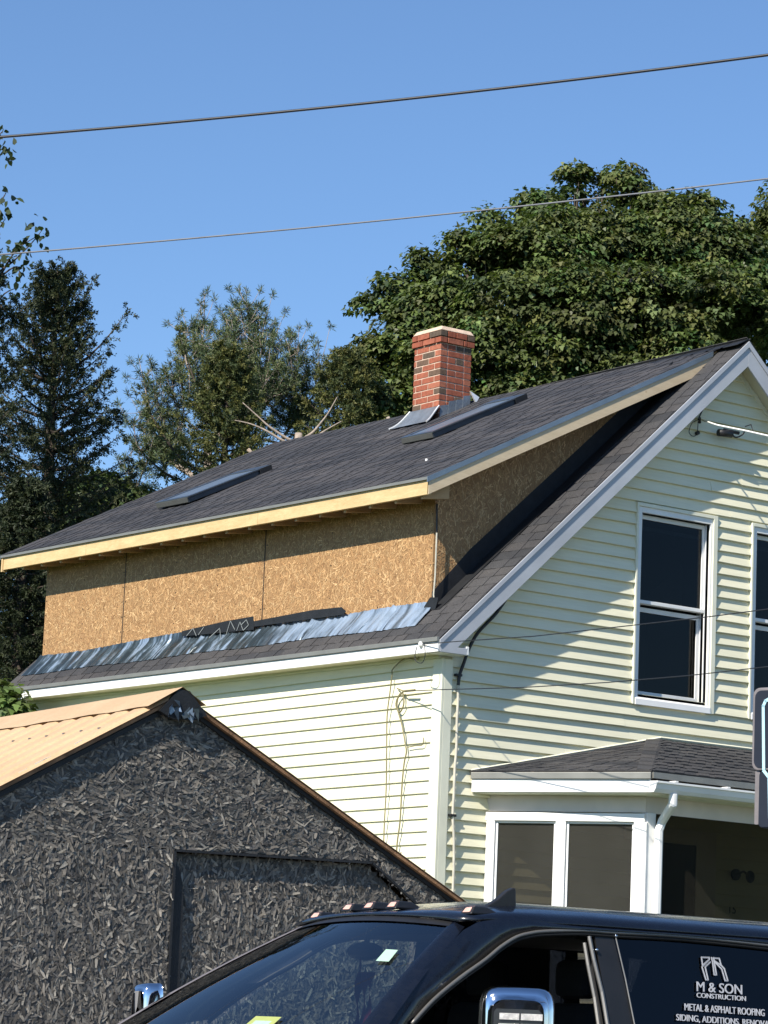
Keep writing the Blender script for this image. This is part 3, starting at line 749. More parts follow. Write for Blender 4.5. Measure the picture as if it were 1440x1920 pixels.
# --- gable windows
def window(x0,x1,z0,z1,c,lower_open):
    cas = MB()
    cx0,cx1,cz0,cz1=c
    # outer J trim (cream) and brick-mould (grey white)
    w=MB()
    w.box((cx0,-.042,cz0),(cx0+.022,.0,cz1)); w.box((cx1-.055,-.042,cz0-.0),(cx1,.0,cz1)); w.box((cx0+.0225,-.042,cz1-.035),(cx1-.0555,.0,cz1))
    win = w.build('window', MAT['cream'], house, bevel=.003)
    f=MB()
    f.box((cx0+.0225,-.026,cz0+.0),(x0,.16,cz1-.0355)); f.box((x1,-.026,cz0+.0),(cx1-.0555,.16,cz1-.0355)); f.box((x0+.0005,-.026,z1),(x1-.0005,.16,cz1-.0355)); f.box((x0+.0005,.0,z0-.04),(x1-.0005,.16,z0)); f.box((x1-.012,.03,z0+.001),(x1-.0003,.045,z1-.001)); f.box((x1-.012,.085,z0+.001),(x1-.0003,.096,z1-.001))
    f.build('window_frame', MAT['white'], win, bevel=.003)
    MB().box8([(cx0+.03,-.050,cz0-.002),(cx1-.05,-.050,cz0-.002),(cx1-.05,-.027,cz0-.002),(cx0+.03,-.027,cz0-.002),(cx0+.03,-.046,cz0+.055),(cx1-.05,-.046,cz0+.055),(cx1-.05,-.027,cz0+.075),(cx0+.03,-.027,cz0+.075)]).build('window_sill', MAT['white'], win, bevel=.003)
    zm=(z0+z1)/2-.02
    def sash(za,zb,y,fw,nm):
        s=MB(); s.box((x0+.001,y,za),(x0+fw,y+.03,zb)); s.box((x1-fw,y,za),(x1-.001,y+.03,zb)); s.box((x0+fw+.0005,y,za),(x1-fw-.0005,y+.03,za+fw)); s.box((x0+fw+.0005,y,zb-fw),(x1-fw-.0005,y+.03,zb)); return s.build(nm,MAT['white'],win,bevel=.002)
    u=sash(zm+.02,z1-.005,.048,.042,'window_sash'); MB().box((x0+.042,.060,zm+.06),(x1-.042,.064,z1-.05)).build('pane',MAT['glassdark'],u)
    MB().box((x0+.042,.072,z1-.15),(x1-.042,.082,z1-.115)).build('screen_rail',MAT['greytrim'],u)
    l=sash(z0,zm+.0,.100,.045,'window_sash'); MB().box((x0+.045,.112,z0+.045),(x1-.045,.116,zm-.045)).build('pane',MAT['glassdark'],l)
    MB().box((x0+.001,.030,zm+.025),(x1-.013,.046,zm+.055)).build('storm_rail',MAT['white'],win)
    # room behind
    r=MB(); a,b=(x0-.3,.165,z0-.3),(x1+.3,1.3,z1+.25)
    r.poly([(a[0],b[1],a[2]),(b[0],b[1],a[2]),(b[0],b[1],b[2]),(a[0],b[1],b[2])]); r.poly([(a[0],a[1],a[2]),(a[0],b[1],a[2]),(a[0],b[1],b[2]),(a[0],a[1],b[2])]); r.poly([(b[0],a[1],a[2]),(b[0],b[1],a[2]),(b[0],b[1],b[2]),(b[0],a[1],b[2])]); r.poly([(a[0],a[1],b[2]),(b[0],a[1],b[2]),(b[0],b[1],b[2]),(a[0],b[1],b[2])]); r.poly([(a[0],a[1],a[2]),(b[0],a[1],a[2]),(b[0],b[1],a[2]),(a[0],b[1],a[2])])
    r.build('room', MAT['darkroom'], win)
    mb=MB(); V=[];
    for i in range(9):
        xx=x0+.05+i*.028; V+= [(xx,.19+.02*(i%2),z0),(xx,.19+.02*(i%2),zm)]
    mb.add(V,[(2*i,2*i+2,2*i+3,2*i+1) for i in range(8)]); mb.build('curtain', MAT['curtain'], win)
    MB().prism([(x1-.06,.30,zm+.05),(x1-.06,.30,z1-.35),(x0+.30,.30,zm+.10),(x0+.22,.30,zm+.05)],(0,.01,0)).build('tilted_blind', MAT['blind'], win)
window(*WIN[0],CAS[0],True); window(*WIN[1],CAS[1],False)

# --- porch (angled bay)
PA=np.array((.369,-.0,3.87)); PB=np.array((1.20,-1.52,3.87)); PPK=np.array((2.61,-.0,4.445))
PXR=7.4
zf=3.87
ptop_l=PA+(0,0,.085); ptop_c=PB+(0,0,.085)
pr_ = MB()
pl_=[(PA[0],-.024,zf+.075),(PB[0],PB[1],zf+.075),(PPK[0],-.024,PPK[2])]
pr_.prism(pl_,(0,0,-.03)); pr_.prism([(PB[0],PB[1],zf+.075),(PXR,PB[1],zf+.075),(PXR,-.024,PPK[2]),(PPK[0],-.024,PPK[2])],(0,0,-.03))
proof = pr_.build('porch_roof', MAT['primed'], house)
def course_strip(parent, p0, p1, q0, q1, n, mat, nrm, seedb):
    """shingle courses between lower edge p0-p1 and upper edge q0-q1"""
    p0,p1,q0,q1=[np.array(q,float) for q in (p0,p1,q0,q1)]; nrm=np.array(nrm,float); nrm/=np.linalg.norm(nrm)
    for i in range(n):
        a=i/n;b=min((i+1.12)/n,1.0)
        A=p0+(q0-p0)*a;B=p1+(q1-p1)*a;Cc=p1+(q1-p1)*b;Dd=p0+(q0-p0)*b
        L=np.linalg.norm(B-A); k=max(1,int(round(L/.5))); 
        off=(i*.37)%1
        cuts=[0]+[min(max((j+off)/k,0),1) for j in range(k)]+[1]; cuts=sorted(set(cuts))
        for c0,c1 in zip(cuts[:-1],cuts[1:]):
            if (c1-c0)*L<.02: continue
            e=.0015/max(L,.01)
            P=[A+(B-A)*(c0+e),A+(B-A)*(c1-e),Dd+(Cc-Dd)*(c1-e),Dd+(Cc-Dd)*(c0+e)]
            m=MB(); h0=.012; h1=.004
            m.box8(P+[P[0]+nrm*h0,P[1]+nrm*h0,P[2]+nrm*h1,P[3]+nrm*h1])
            r=random.Random(seedb+i*31+int(c0*100)); s=r.uniform(0,.1)
            Lc=(c1-c0)*L; u=(P[1]-P[0])/max(Lc,.001); w=(P[3]-P[0])*.92
            while s<Lc-.08:
                e2=min(s+r.uniform(.08,.17),Lc-.02); q=P[0]+nrm*h0
                w2=(P[3]-P[0])*.9
                m.box8([q+u*s,q+u*e2,q+u*e2+w2-nrm*.007,q+u*s+w2-nrm*.007,q+u*s+nrm*.005,q+u*e2+nrm*.005,q+u*e2+w2-nrm*.003,q+u*s+w2-nrm*.003]); s=e2+r.uniform(.06,.12)
            m.build('shingle',mat,parent)
zo=.078
nl=np.cross(np.array(pl_[1])-np.array(pl_[0]),np.array(pl_[2])-np.array(pl_[0])); nl=nl if nl[2]>0 else -nl
course_strip(proof,(PA[0]-.03,-.024,zf+zo),(PB[0]-.02,PB[1]-.03,zf+zo),(PPK[0]-.01,-.024,PPK[2]),(PPK[0],-.03,PPK[2]),11,MAT['shingle_old'],nl,900)
nf=(0,-(PPK[2]-zf-.075),1.5)
course_strip(proof,(PB[0]-.02,PB[1]-.03,zf+zo),(PXR,PB[1]-.03,zf+zo),(PPK[0],-.024,PPK[2]),(PXR,-.024,PPK[2]),11,MAT['shingle_old'],nf,1500)
for i in range(9):
    t0=i/9;t1=(i+1.15)/9; c0=np.array((PB[0],PB[1],zf+zo+.014))*(1-t0)+np.array((PPK[0],-.02,PPK[2]+.014))*t0; c1=np.array((PB[0],PB[1],zf+zo+.014))*(1-t1)+np.array((PPK[0],-.02,PPK[2]+.014))*t1
    side=np.array((.12,.03,-.012)); s2=np.array((-.09,.09,.004))
    MB().prism([c0,c0+side,c1+side,c1],(0,0,.007)).prism([c0,c0+s2,c1+s2,c1],(0,0,.007)).build('hip_shingle',MAT['shingle_old'],proof)
# flashing on wall above porch roof
MB().tube([(PA[0]-.02,-.03,zf+.09),(PPK[0],-.03,PPK[2]+.022),(PXR,-.03,PPK[2]+.022)],.012,4).build('porch_flashing', MAT['cream'], house)
def vstrip(p,q,z0,z1,t,name,mat,par=house,bev=.004):
    p=np.array(p,float)[:2];q=np.array(q,float)[:2];d=q-p;d/=np.linalg.norm(d);n=np.array((d[1],-d[0]))
    if n@np.array((-1,-1))<0: n=-n
    a=p;b=q;c=q+n*t;e=p+n*t
    return MB().box8([(*e,z0),(*c,z0),(*b,z0),(*a,z0),(*e,z1),(*c,z1),(*b,z1),(*a,z1)]).build(name,mat,par,bevel=bev)
vstrip((PA[0],-.03),PB,zf-.105,zf+.012,.02,'porch_fascia',MAT['white'])
vstrip((PA[0]-.01,-.03),(PB[0]-.01,PB[1]-.02),zf+.0125,zf+.072,.028,'porch_drip_edge',MAT['brown_edge'])
MB().box((PB[0],PB[1]-.02,zf-.10),(PXR,PB[1],zf+.0)).build('porch_fascia',MAT['white'],house)
MB().box((PB[0]-.01,PB[1]-.045,zf+.02),(PXR,PB[1]-.0,zf+.074)).build('porch_drip_edge',MAT['brown_edge'],house)
# k-style gutter on the front
gp=[(PB[1]-.021,zf-.105),(PB[1]-.075,zf-.105),(PB[1]-.10,zf-.075),(PB[1]-.115,zf-.03),(PB[1]-.13,zf-.025),(PB[1]-.13,zf-.008),(PB[1]-.12,zf-.008),(PB[1]-.12,zf-.02),(PB[1]-.105,zf-.03),(PB[1]-.092,zf-.07),(PB[1]-.07,zf-.095),(PB[1]-.027,zf-.095),(PB[1]-.027,zf-.005),(PB[1]-.021,zf-.005)]
gut=MB().prism([(PB[0]-.03,a,b) for a,b in gp],(PXR-PB[0],0,0)).build('gutter',MAT['white'],house)
MB().prism([(PB[0]-.034,a,b) for a,b in gp[:6]]+[(PB[0]-.034,PB[1]-.021,zf-.005)],(.004,0,0)).build('gutter_end_cap',MAT['white'],gut)
for i in range(8):
    x=PB[0]+.18+i*.62; MB().box((x,PB[1]-.12,zf-.004),(x+.035,PB[1]-.02,zf+.008)).build('gutter_hanger',MAT['white'],gut)
# soffit
FA=np.array((.577,-.001)); FB=np.array((1.377,-1.265))
MB().prism([(PA[0],-.03,zf-.10),(PB[0],PB[1],zf-.10),(PXR,PB[1],zf-.10),(PXR,-.03,zf-.10)],(0,0,-.012)).build('porch_soffit',MAT['cream'],house)
# frieze and window wall
MAT['frieze'] = simple('pinkish_white_frieze', (.66,.60,.54), .6, 0, .08, 3, .05)
vstrip(FA,FB,3.61,zf-.113,.02,'porch_frieze',MAT['frieze'])
MB().box((FB[0],FB[1]-.0,3.61),(PXR,FB[1]+.05,zf-.113)).build('porch_frieze',MAT['frieze'],house)
zh=3.60; zb_=1.9
def alongF(s): return FA+(FB-FA)*s
Lf=np.linalg.norm(FB-FA)
pw=vstrip(alongF(0),alongF(1),zh-.075,zh,.05,'porch_window',MAT['white'])
def vpost(s0,s1,t,par,name,mat=MAT['white'],z0=1.5,z1=zh-.0755): return vstrip(alongF(s0),alongF(s1),z0,z1,t,name,mat,par)
S=lambda x: (on_plane((FB[1]-FA[1],-(FB[0]-FA[0]),0),(FA[0],FA[1],3.3),x,1600)[:2]-FA)@((FB-FA)/Lf)/Lf
s1,s2,s3,s4,s5,s6=S(913),S(929),S(1043),S(1062),S(1190),S(1214)
vpost(s1,s2,.045,pw,'window_frame'); vpost(s3,s4,.045,pw,'mullion'); vpost(s5,s6,.05,pw,'porch_post')
for a,b in ((s2,s3),(s4,s5)):
    w_=.012
    vpost(a+.0005,a+w_*1.3,.02,pw,'sash_stile',z1=zh-.076); vpost(b-w_*1.3,b-.0005,.02,pw,'sash_stile',z1=zh-.076)
    vstrip(alongF(a+w_*1.35),alongF(b-w_*1.35),zh-.095,zh-.0765,.02,'sash_rail',MAT['white'],pw)
    vstrip(alongF(a+w_*1.35),alongF(b-w_*1.35),1.9,zh-.0955,.004,'pane',MAT['screen'],pw,0)
vstrip(alongF(s1),alongF(s6),.9,1.9,.03,'porch_knee_wall',MAT['white'],house)
MB().box((FB[0]-.01,FB[1]-.03,.9),(FB[0]+.09,FB[1]+.06,3.61)).build('porch_post',MAT['white'],house,bevel=.006)
MB().box((5.2,FB[1]-.03,.9),(5.3,FB[1]+.06,3.61)).build('porch_post',MAT['white'],house,bevel=.006)
MB().prism([(.577,-.03,1.4),(FB[0],FB[1],1.4),(PXR,FB[1],1.4),(PXR,-.03,1.4)],(0,0,.05)).build('porch_floor',MAT['concrete'],house)
MB().box((PXR-.1,FB[1],.9),(PXR,-.03,3.75)).build('porch_end_wall',MAT['siding'],house)
MB().box((FB[0]+.091,FB[1]+.0,1.9),(5.199,FB[1]+.004,3.609)).build('porch_screen',MAT['frontscreen'],house)  # tinted front screen added to dim the porch interior behind it
# downspout with elbows
dsx=FB[0]+.05
dq=[(PB[0]+.20,PB[1]-.07,zf-.105),(PB[0]+.20,PB[1]-.07,zf-.19),(dsx+.05,FB[1]-.10,zf-.33),(dsx+.035,FB[1]-.075,zf-.42),(dsx+.03,FB[1]-.07,.9)]
MB().tube(dq,.042,8).build('downspout',MAT['white'],house,bevel=.004)
# door, casing, wall lamp, house number inside the porch
def wy(x,y): return on_y(-.03,x,y)
d0=wy(1237,1580); 
dr=MB().box((d0[0]-.35,-.045,1.5),(wy(1303,1600)[0],-.024,3.48)).build('porch_door',MAT['door'],house)
MB().box((wy(1303,1600)[0]+.001,-.05,1.5),(wy(1340,1600)[0],-.0235,3.62)).build('door_casing',MAT['frieze'],house)
MB().box((d0[0]-.45,-.05,3.4815),(wy(1303,1600)[0],-.0235,3.62)).build('door_casing',MAT['frieze'],house)
lp=wy(1378,1640)
lm=MB().cyl(lp,(0,-1,0),.055,.025,16).build('wall_lamp',MAT['black'],house)
MB().tube([lp+(0,-.02,0),lp+(.02,-.10,.03),lp+(.05,-.14,-.01)],.012,8).build('lamp_arm',MAT['black'],lm)
MB().ellipsoid(lp+(.06,-.15,-.02),.045,.045,.06).build('lamp_globe',MAT['black'],lm,smooth=True)
def text_mesh(body, size, name, mat, O, E, Uv, N, parent, depth=.001, sx=1.0):
    cu=bpy.data.curves.new(name,'FONT'); cu.body=body; cu.size=size; cu.extrude=depth; cu.align_x='LEFT'
    tmp=bpy.data.objects.new('tmp',cu); COL.objects.link(tmp)
    dg=bpy.context.evaluated_depsgraph_get(); me=bpy.data.meshes.new_from_object(tmp.evaluated_get(dg)); bpy.data.objects.remove(tmp)
    O,E,Uv,N=[np.array(q,float) for q in (O,E,Uv,N)]
    w=max(v.co.x for v in me.vertices)
    for v in me.vertices:
        c=v.co.copy(); v.co=tuple(O+E*c.x*sx+Uv*c.y+N*c.z)
    me.materials.clear(); me.materials.append(mat); me.update()
    return link(bpy.data.objects.new(name,me),parent)
text_mesh('15',.115,'house_number',MAT['black'],wy(1364,1712),(1,0,0),(0,0,1),(0,-1,0),house)

# ================================================================== cables and fittings on the house
def cable(name,label,cat,pts,r,mat,parent=None,n=6,group=None):
    o=MB().tube(pts,r,n).build(name,mat,parent,smooth=True)
    if parent is None: tag(o,label,cat,group)
    return o
def catenary(a,b,sag,n=24):
    a=np.array(a,float);b=np.array(b,float); return [a+(b-a)*t-np.array((0,0,sag*4*t*(1-t))) for t in np.linspace(0,1,n)]
def through(pix, D0, D1, n=40):
    """smooth line through photo points at distances D0..D1, extended beyond both ends"""
    xs_=np.array([p[0] for p in pix],float); ys_=np.array([p[1] for p in pix],float); c=np.polyfit(xs_,ys_,2)
    out=[]
    for x in np.linspace(-500,1940,n):
        t=(x+500)/2440; out.append(at(x,np.polyval(c,x),D0+(D1-D0)*t))
    return out
cable('power_line','thick black overhead cable crossing the sky, the upper and heavier of two','cable',through([(0,257),(720,190),(1440,103)],17,15),.0075,MAT['cable'])
cable('power_line','thin grey overhead cable in front of the maple, the lower and slimmer of two','cable',through([(30,475),(720,413),(1440,335)],21,19),.0055,MAT['cablegrey'])
# service wires to the front corner
w1a=on_x(XEAVE-.03,790,1208)
def line_to(a,pix,D,n=14,sag=.0):
    b=at(*pix,D); return catenary(a,b,sag,n)
ins=MB().ellipsoid(w1a,.028,.028,.03).build('insulator',MAT['white'],smooth=True); tag(ins,'small white insulator knob on the eave fascia near the front corner','insulator')
e1=at(1600,1128,24.5); 
def via(a,mid,b,n=20):
    a,mid,b=[np.array(q,float) for q in (a,mid,b)]; return [a*(1-t)**2+2*(1-t)*t*mid+b*t*t for t in np.linspace(0,1,n)]
cable('service_wire','thin dark wire from the eave insulator across the gable window, the upper of two','wire',[w1a]+[at(x,y,D) for x,y,D in ((866,1202,27.2),(1000,1193,26.6),(1140,1177.5,26.1),(1332,1156,25.4),(1440,1142,25.0),(1700,1105,24.2))],.0045,MAT['cable'])
w2a=on_x(-.09,757,1296)
cable('service_wire','thin dark wire from the side wall hook past the window sill, the lower of two','wire',[w2a]+[at(x,y,D) for x,y,D in ((830,1293,27.5),(980,1289,27),(1140,1279.5,26.4),(1288,1267,25.9),(1440,1250,25.3),(1700,1213,24.4))],.0045,MAT['cable'])
cl=MB().tube([w2a,on_x(-.1,778,1294)],.011,8).tube([on_x(-.03,745,1291),w2a],.006,6).build('wire_clamp',MAT['tancable']); tag(cl,'small brown wire clamp where the lower wire meets the side wall','clamp')
def px(x0,pts): return [on_x(x0,*p) for p in pts]
def smooth_pts(P,n=6):
    P=[np.array(p,float) for p in P]; out=[]
    for i in range(len(P)-1):
        p0=P[max(i-1,0)];p1=P[i];p2=P[i+1];p3=P[min(i+2,len(P)-1)]
        for k_ in range(n):
            t=k_/n; out.append(.5*((2*p1)+(-p0+p2)*t+(2*p0-5*p1+4*p2-p3)*t*t+(-p0+3*p1-3*p2+p3)*t**3))
    out.append(P[-1]); return out
cable('drop_cable','olive cable hanging straight down the side wall from under the eave, left of its twin','cable',smooth_pts(px(-.06,[(790,1216),(782,1236),(760,1234),(737,1254),(735,1266),(731,1300),(726,1340),(725,1400),(724,1480),(720,1560),(719,1640)])),.0062,MAT['tancable'])
cable('drop_cable','olive cable with a coiled loop bending down the side wall, right of its twin','cable',smooth_pts(px(-.05,[(757,1296),(745,1310),(743,1325),(750,1335),(757,1320),(755,1300),(748,1304),(744,1322),(747,1335),(754,1360),(760,1395),(762,1410),(758,1430),(754,1470),(750,1540),(744,1590),(743,1660)])),.0075,MAT['tancable'])
cable('cable_loop','thin dark cable loop hanging under the eave by the insulator','cable',smooth_pts(px(-.26,[(782,1212),(778,1228),(779,1238),(786,1243),(793,1241),(797,1228),(796,1208)])),.004,MAT['cable'])
cable('hook','small dark hook on the side wall between two siding courses','hook',smooth_pts(px(-.045,[(764,1401),(780,1398),(791,1397),(794,1390),(794,1383)])),.005,MAT['tancable'])
cable('service_cable','black service cable curving from under the rake down to the pale cable','cable',smooth_pts([on_y(-.13,957,1110),on_y(-.12,930,1150),on_y(-.09,897,1185),on_y(-.07,880,1215),on_y(-.06,869,1245),on_y(-.055,862,1265),on_y(-.05,859,1285)]),.016,MAT['black'],n=8)
cable('service_cable','pale grey cable clipped down the gable wall beside the corner board','cable',smooth_pts([on_y(-.05,859,1280),on_y(-.048,859,1310),on_y(-.048,857,1350),on_y(-.048,856,1400),on_y(-.048,853,1440),on_y(-.048,851,1490),on_y(-.048,849,1530),on_y(-.048,851,1570),on_y(-.048,851,1620),on_y(-.048,849,1680),on_y(-.048,847,1760)]),.0135,MAT['conduit'],n=8)
for (x,y,lb) in ((859,1266,'black clip holding the service cable, the upper of two'),(848,1529,'black clip holding the service cable, the lower of two')):
    p=on_y(-.045,x,y); c_=MB().box(tuple(p-(.035,.02,.010)),tuple(p+(.035,.02,.012))).build('cable_clip',MAT['black'],bevel=.003); tag(c_,lb,'clip','service cable clips')
# gable peak fittings
pg=lambda x,y,d=.06: on_y(-d,x,y)
cable('drop_wire','white dead end wire stretched under the gable peak toward the right','wire',[pg(1318,788,.10),pg(1345,797,.35),pg(1400,808,.8),pg(1440,817,1.2),pg(1560,845,2.2)],.009,MAT['white'])
sp=MB().tube([pg(1347,811,.12),pg(1372,814,.14)],.035,10).tube([pg(1357,806,.12),pg(1385,812,.14)],.018,8).build('splice',MAT['black'],smooth=True); tag(sp,'dark cable splice bundle hanging under the gable peak','splice')
cable('cable_loop','dark cable loop from the splice under the gable peak','cable',smooth_pts([pg(1372,814,.14),pg(1380,820,.15),pg(1392,815,.16),pg(1396,808,.18)]),.008,MAT['black'])
cable('cable_loop','dark wire loop left of the splice on the gable siding','cable',smooth_pts([pg(1310,787),pg(1298,793),pg(1292,810),pg(1300,818),pg(1307,812),pg(1309,790)]),.004,MAT['black'])
hk=MB().tube([pg(1312,784,.03),pg(1312,792,.09)],.014,8).tube([pg(1305,813),pg(1310,811)],.02,8).build('gable_hook',MAT['black']); tag(hk,'black hook fixed to the gable siding below the rake','hook')
cable('cable','dark cable from the gable rake down to the hook','cable',smooth_pts([pg(1326,757,.05),pg(1318,767),pg(1309,787)]),.008,MAT['black'])
cl=MB().tube([pg(1397,800,.6),pg(1408,796,.65),pg(1414,812,.7),pg(1400,808,.7)],.006,6).build('wire_clamp',MAT['black']); tag(cl,'dark metal wire clamp on the white wire under the gable peak','clamp')

# ================================================================== SHED
sy=math.radians(94.5); sE=np.array((math.sin(sy),math.cos(sy),0)); sD=np.array((-math.cos(sy),math.sin(sy),0)); sD=sD if sD[1]>0 else -sD
PK=at(330,1306,18.0); sN=-sD
shed=thing('shed','black stained strand board shed with a tan ribbed metal roof left of the house','shed',(float(PK[0]),float(PK[1]+1.5),0))
def SP(x,y): 
    q=on_plane(sD,PK,x,y); return float((q-PK)@sE), float(q[2])
def SW(s,z,d=0): return PK*(1,1,0)+sE*s+np.array((0,0,z))+sD*d
Lk=SP(0,1474); Rk=SP(860,1693)
mL=(PK[2]-Lk[1])/(-Lk[0]); mR=(PK[2]-Rk[1])/(Rk[0])
sLe,sRe=-2.3,2.35
zL=PK[2]+mL*sLe; zR=PK[2]-mR*sRe
zj=SP(165,1574)[1]
dl=SP(325,1592); dc=SP(697,1614); dk=SP(790,1692)
def rL(s): return PK[2]+mL*s
def rR(s): return PK[2]-mR*s
slope_j=(SP(697,1614)[1]-SP(335,1591)[1])/(SP(697,1614)[0]-SP(335,1591)[0])
def zjs(s): return dl[1]+slope_j*(s-dl[0])
BLK=[(.13,.118,.102),(.175,.157,.133),(.08,.075,.069),(.22,.198,.168),(.055,.051,.048),(.145,.130,.112),(.25,.232,.20),(.095,.090,.084)]
def sheet(poly, ang, dens=3000, d=0, nm='osb_sheet', tilt=.16):
    P=[SW(s,z,d) for s,z in poly]; P=P
    o=MB().prism(P,sD*.012).build(nm,MAT['blackosb'],shed)
    strands('strand',SW(0,0,d)-sD*.0005,sE,(0,0,1),sN,poly,dens,(.025,.09),(.005,.019),ang,44,.006,tilt,BLK,MAT['blackflake'],o,seg=3)
    return o
g_=.003
sX=sLe+.02
for _ in range(60):
    if rL(sX)-.02 < zjs(sX)+.02: sX+=.03
sheet([(sX,rL(sX)-.02),(0,PK[2]-.02),(min((PK[2]-zjs(1.2))/mR,9),zjs(1.2)+g_),(dc[0],zjs(dc[0])+g_),(dl[0],zjs(dl[0])+g_),(sX,zjs(sX)+g_)],8)
seam=SP(178,1860)[0]
sheet([(sLe+.02,0.25),(seam-g_,.25),(seam-g_,zjs(seam)-g_),(sX,zjs(sX)-g_),(sX,rL(sX)-.04),(sLe+.02,rL(sLe+.02)-.04)],78)
sheet([(seam+g_,.25),(dl[0]-.001,.25),(dl[0]-.001,zjs(dl[0])-g_),(seam+g_,zjs(seam)-g_)],78)
# clipped strip to the right of the door along the rake
sheet([(dc[0]+.005,zjs(dc[0])-g_),((PK[2]-zjs(1.2))/mR-.01,zjs(1.2)-g_),(sRe,rR(sRe)),(sRe,.25),(dk[0]+.25,.25),(dk[0]+.25,dk[1]-.25)],50)
# recessed door leaf
door=sheet([(dl[0]+.001,.2),(dk[0]+.24,.2),(dk[0]+.24,dk[1]-.24),(dc[0]-.012,zjs(dc[0])-.02),(dl[0]+.001,zjs(dl[0])-.02)],80,d=.05,nm='door')
# dark gap round the leaf
def gap(p,q,w=.022):
    a=SW(p[0],p[1],-.016);b=SW(q[0],q[1],-.016); u=(b-a)/np.linalg.norm(b-a); n=np.cross(u,sN)
    if n[2]>0 or (abs(n[2])<.2 and n@sE<0): n=-n
    MB().prism([a,b,b+n*w,a+n*w],sD*.03).build('door_gap',MAT['membrane'],shed)
gap((dl[0],zjs(dl[0])),(dc[0],zjs(dc[0])),.014); gap((dc[0],zjs(dc[0])),(dk[0]+.1,dk[1]-.1),.013); gap((dl[0],zjs(dl[0])),(dl[0],.3),.014)
# reveal around the door opening
MB().prism([SW(dl[0]-.001,.2,.0125),SW(dl[0]-.001,zjs(dl[0]),.0125),SW(dl[0]-.001,zjs(dl[0]),.07),SW(dl[0]-.001,.2,.07)],-sE*.02).build('door_jamb',MAT['membrane'],shed)
a=SP(334,1604); b_=SP(364,1640)
jm=[(dl[0]+.004,.3),(dl[0]+.085,.3),(dl[0]+.092,zjs(0)-.5),(dl[0]+.085,zjs(0)-.28),(dl[0]+.07,zjs(0)-.17),(dl[0]+.045,zjs(0)-.10),(dl[0]+.004,zjs(0)-.06)]
MB().prism([SW(s,z,.008) for s,z in jm],sD*.016).build('dark_door_strip',MAT['membrane'],shed)  # dark curved strip down the left of the leaf
# side walls and back
for s in (sLe,sRe-.05):
    MB().obox(SW(s+.01,.2,.02),sE*.04,sD*5.4,(0,0,(rL(s) if s<0 else rR(s))-.2-.04)).build('side_wall',MAT['blackosb'],shed)
MB().prism([SW(sLe,.2,5.42),SW(sRe,.2,5.42),SW(sRe,rR(sRe)-.03,5.42),SW(0,PK[2]-.03,5.42),SW(sLe,rL(sLe)-.03,5.42)],sD*.03).build('back_wall',MAT['blackosb'],shed)
# roof: ribbed metal sheets on the left slope, wood edge on the right
pan=.228*3; 
def rib(u):   # rib height along the ridge direction
    t=(u/.228)%1.0
    return .022*max(0.0,min(1.0,(abs(t-.5)-.30)/.14))*-1+.022
def metal_panel(k, sgn, m):
    V=[];F=[];n=36
    u0=k*pan
    us=np.linspace(u0,u0+pan,n+1)
    eve=sLe-.12 if sgn<0 else sRe+.12
    for u in us:
        h=rib(u)+.012
        V.append(SW(sgn*.0,PK[2]+h,u-.07)); V.append(SW(eve,PK[2]+h-m*abs(eve),u-.07))
    for i in range(n): F.append((2*i,2*i+1,2*i+3,2*i+2) if sgn>0 else (2*i+2,2*i+3,2*i+1,2*i))
    return mesh('roof_panel',V,F,MAT['tanroof'],shed)
for k in range(8): metal_panel(k,-1,mL); metal_panel(k,1,mR)
sc_=MB()
for iu in range(24):
    u=iu*.228+.228*.0+.114-.07
    for kk in range(4):
        ss=-.46-.62*kk; p=SW(ss,PK[2]+mL*ss+.034,u); sc_.box(tuple(p-(.007,.007,.002)),tuple(p+(.007,.007,.007)))
sc_.build('roof_screws',MAT['signgrey'],shed,kind='stuff')
# ridge cap: flat flashing folded over both slopes
w=.22
V=[];F=[]
for i,u in enumerate(np.linspace(-.08,5.42,45)):
    V+= [SW(-w,PK[2]-w*mL+.042+.003*math.sin(i*1.3),u),SW(0,PK[2]+.05,u),SW(.16,PK[2]-.16*mR+.042,u)]
for i in range(44): F+=[(3*i,3*i+1,3*i+4,3*i+3),(3*i+1,3*i+2,3*i+5,3*i+4)]
MB().add(V,F).build('ridge_cap',MAT['tanroof'],shed)
# edge boards following the rakes
MAT['rust']=simple('rusty_brown_edge',(.22,.12,.06),.8,0,.5,9,.4,.01)
MB().prism([SW(-.05,PK[2]-.045,-.06),SW(sLe-.12,rL(sLe-.12)-.018,-.06),SW(sLe-.12,rL(sLe-.12)+.008,-.06),SW(0,PK[2]+.005,-.06)],sD*.05).build('rake_edge',MAT['rust'],shed)
MB().prism([SW(-.02,PK[2]-.072,-.03),SW(sLe-.10,rL(sLe-.10)-.055,-.03),SW(sLe-.10,rL(sLe-.10)-.020,-.03),SW(0,PK[2]-.03,-.03)],sD*.028).build('rake_edge',MAT['membrane'],shed)
MB().prism([SW(0,PK[2]-.016,-.06),SW(sRe+.12,rR(sRe+.12)-.012,-.06),SW(sRe+.12,rR(sRe+.12)+.010,-.06),SW(0,PK[2]+.010,-.06)],sD*.05).build('rake_edge',MAT['rust'],shed)
MB().prism([SW(0,PK[2]-.045,-.03),SW(sRe+.10,rR(sRe+.10)-.035,-.03),SW(sRe+.10,rR(sRe+.10)-.013,-.03),SW(0,PK[2]-.018,-.03)],sD*.028).build('rake_edge',MAT['membrane'],shed)
# small light paint smears along the left rake
for (x,y,l) in ((60,1440,24),(75,1433,16),(135,1402,14),(30,1456,16)):
    s,z=SP(x,y); MB().obox(SW(s,z,-.034),sE*(l/325)+np.array((0,0,mL*l/325)),(0,0,.022),sD*.003).build('paint_smear',MAT['print'],shed)
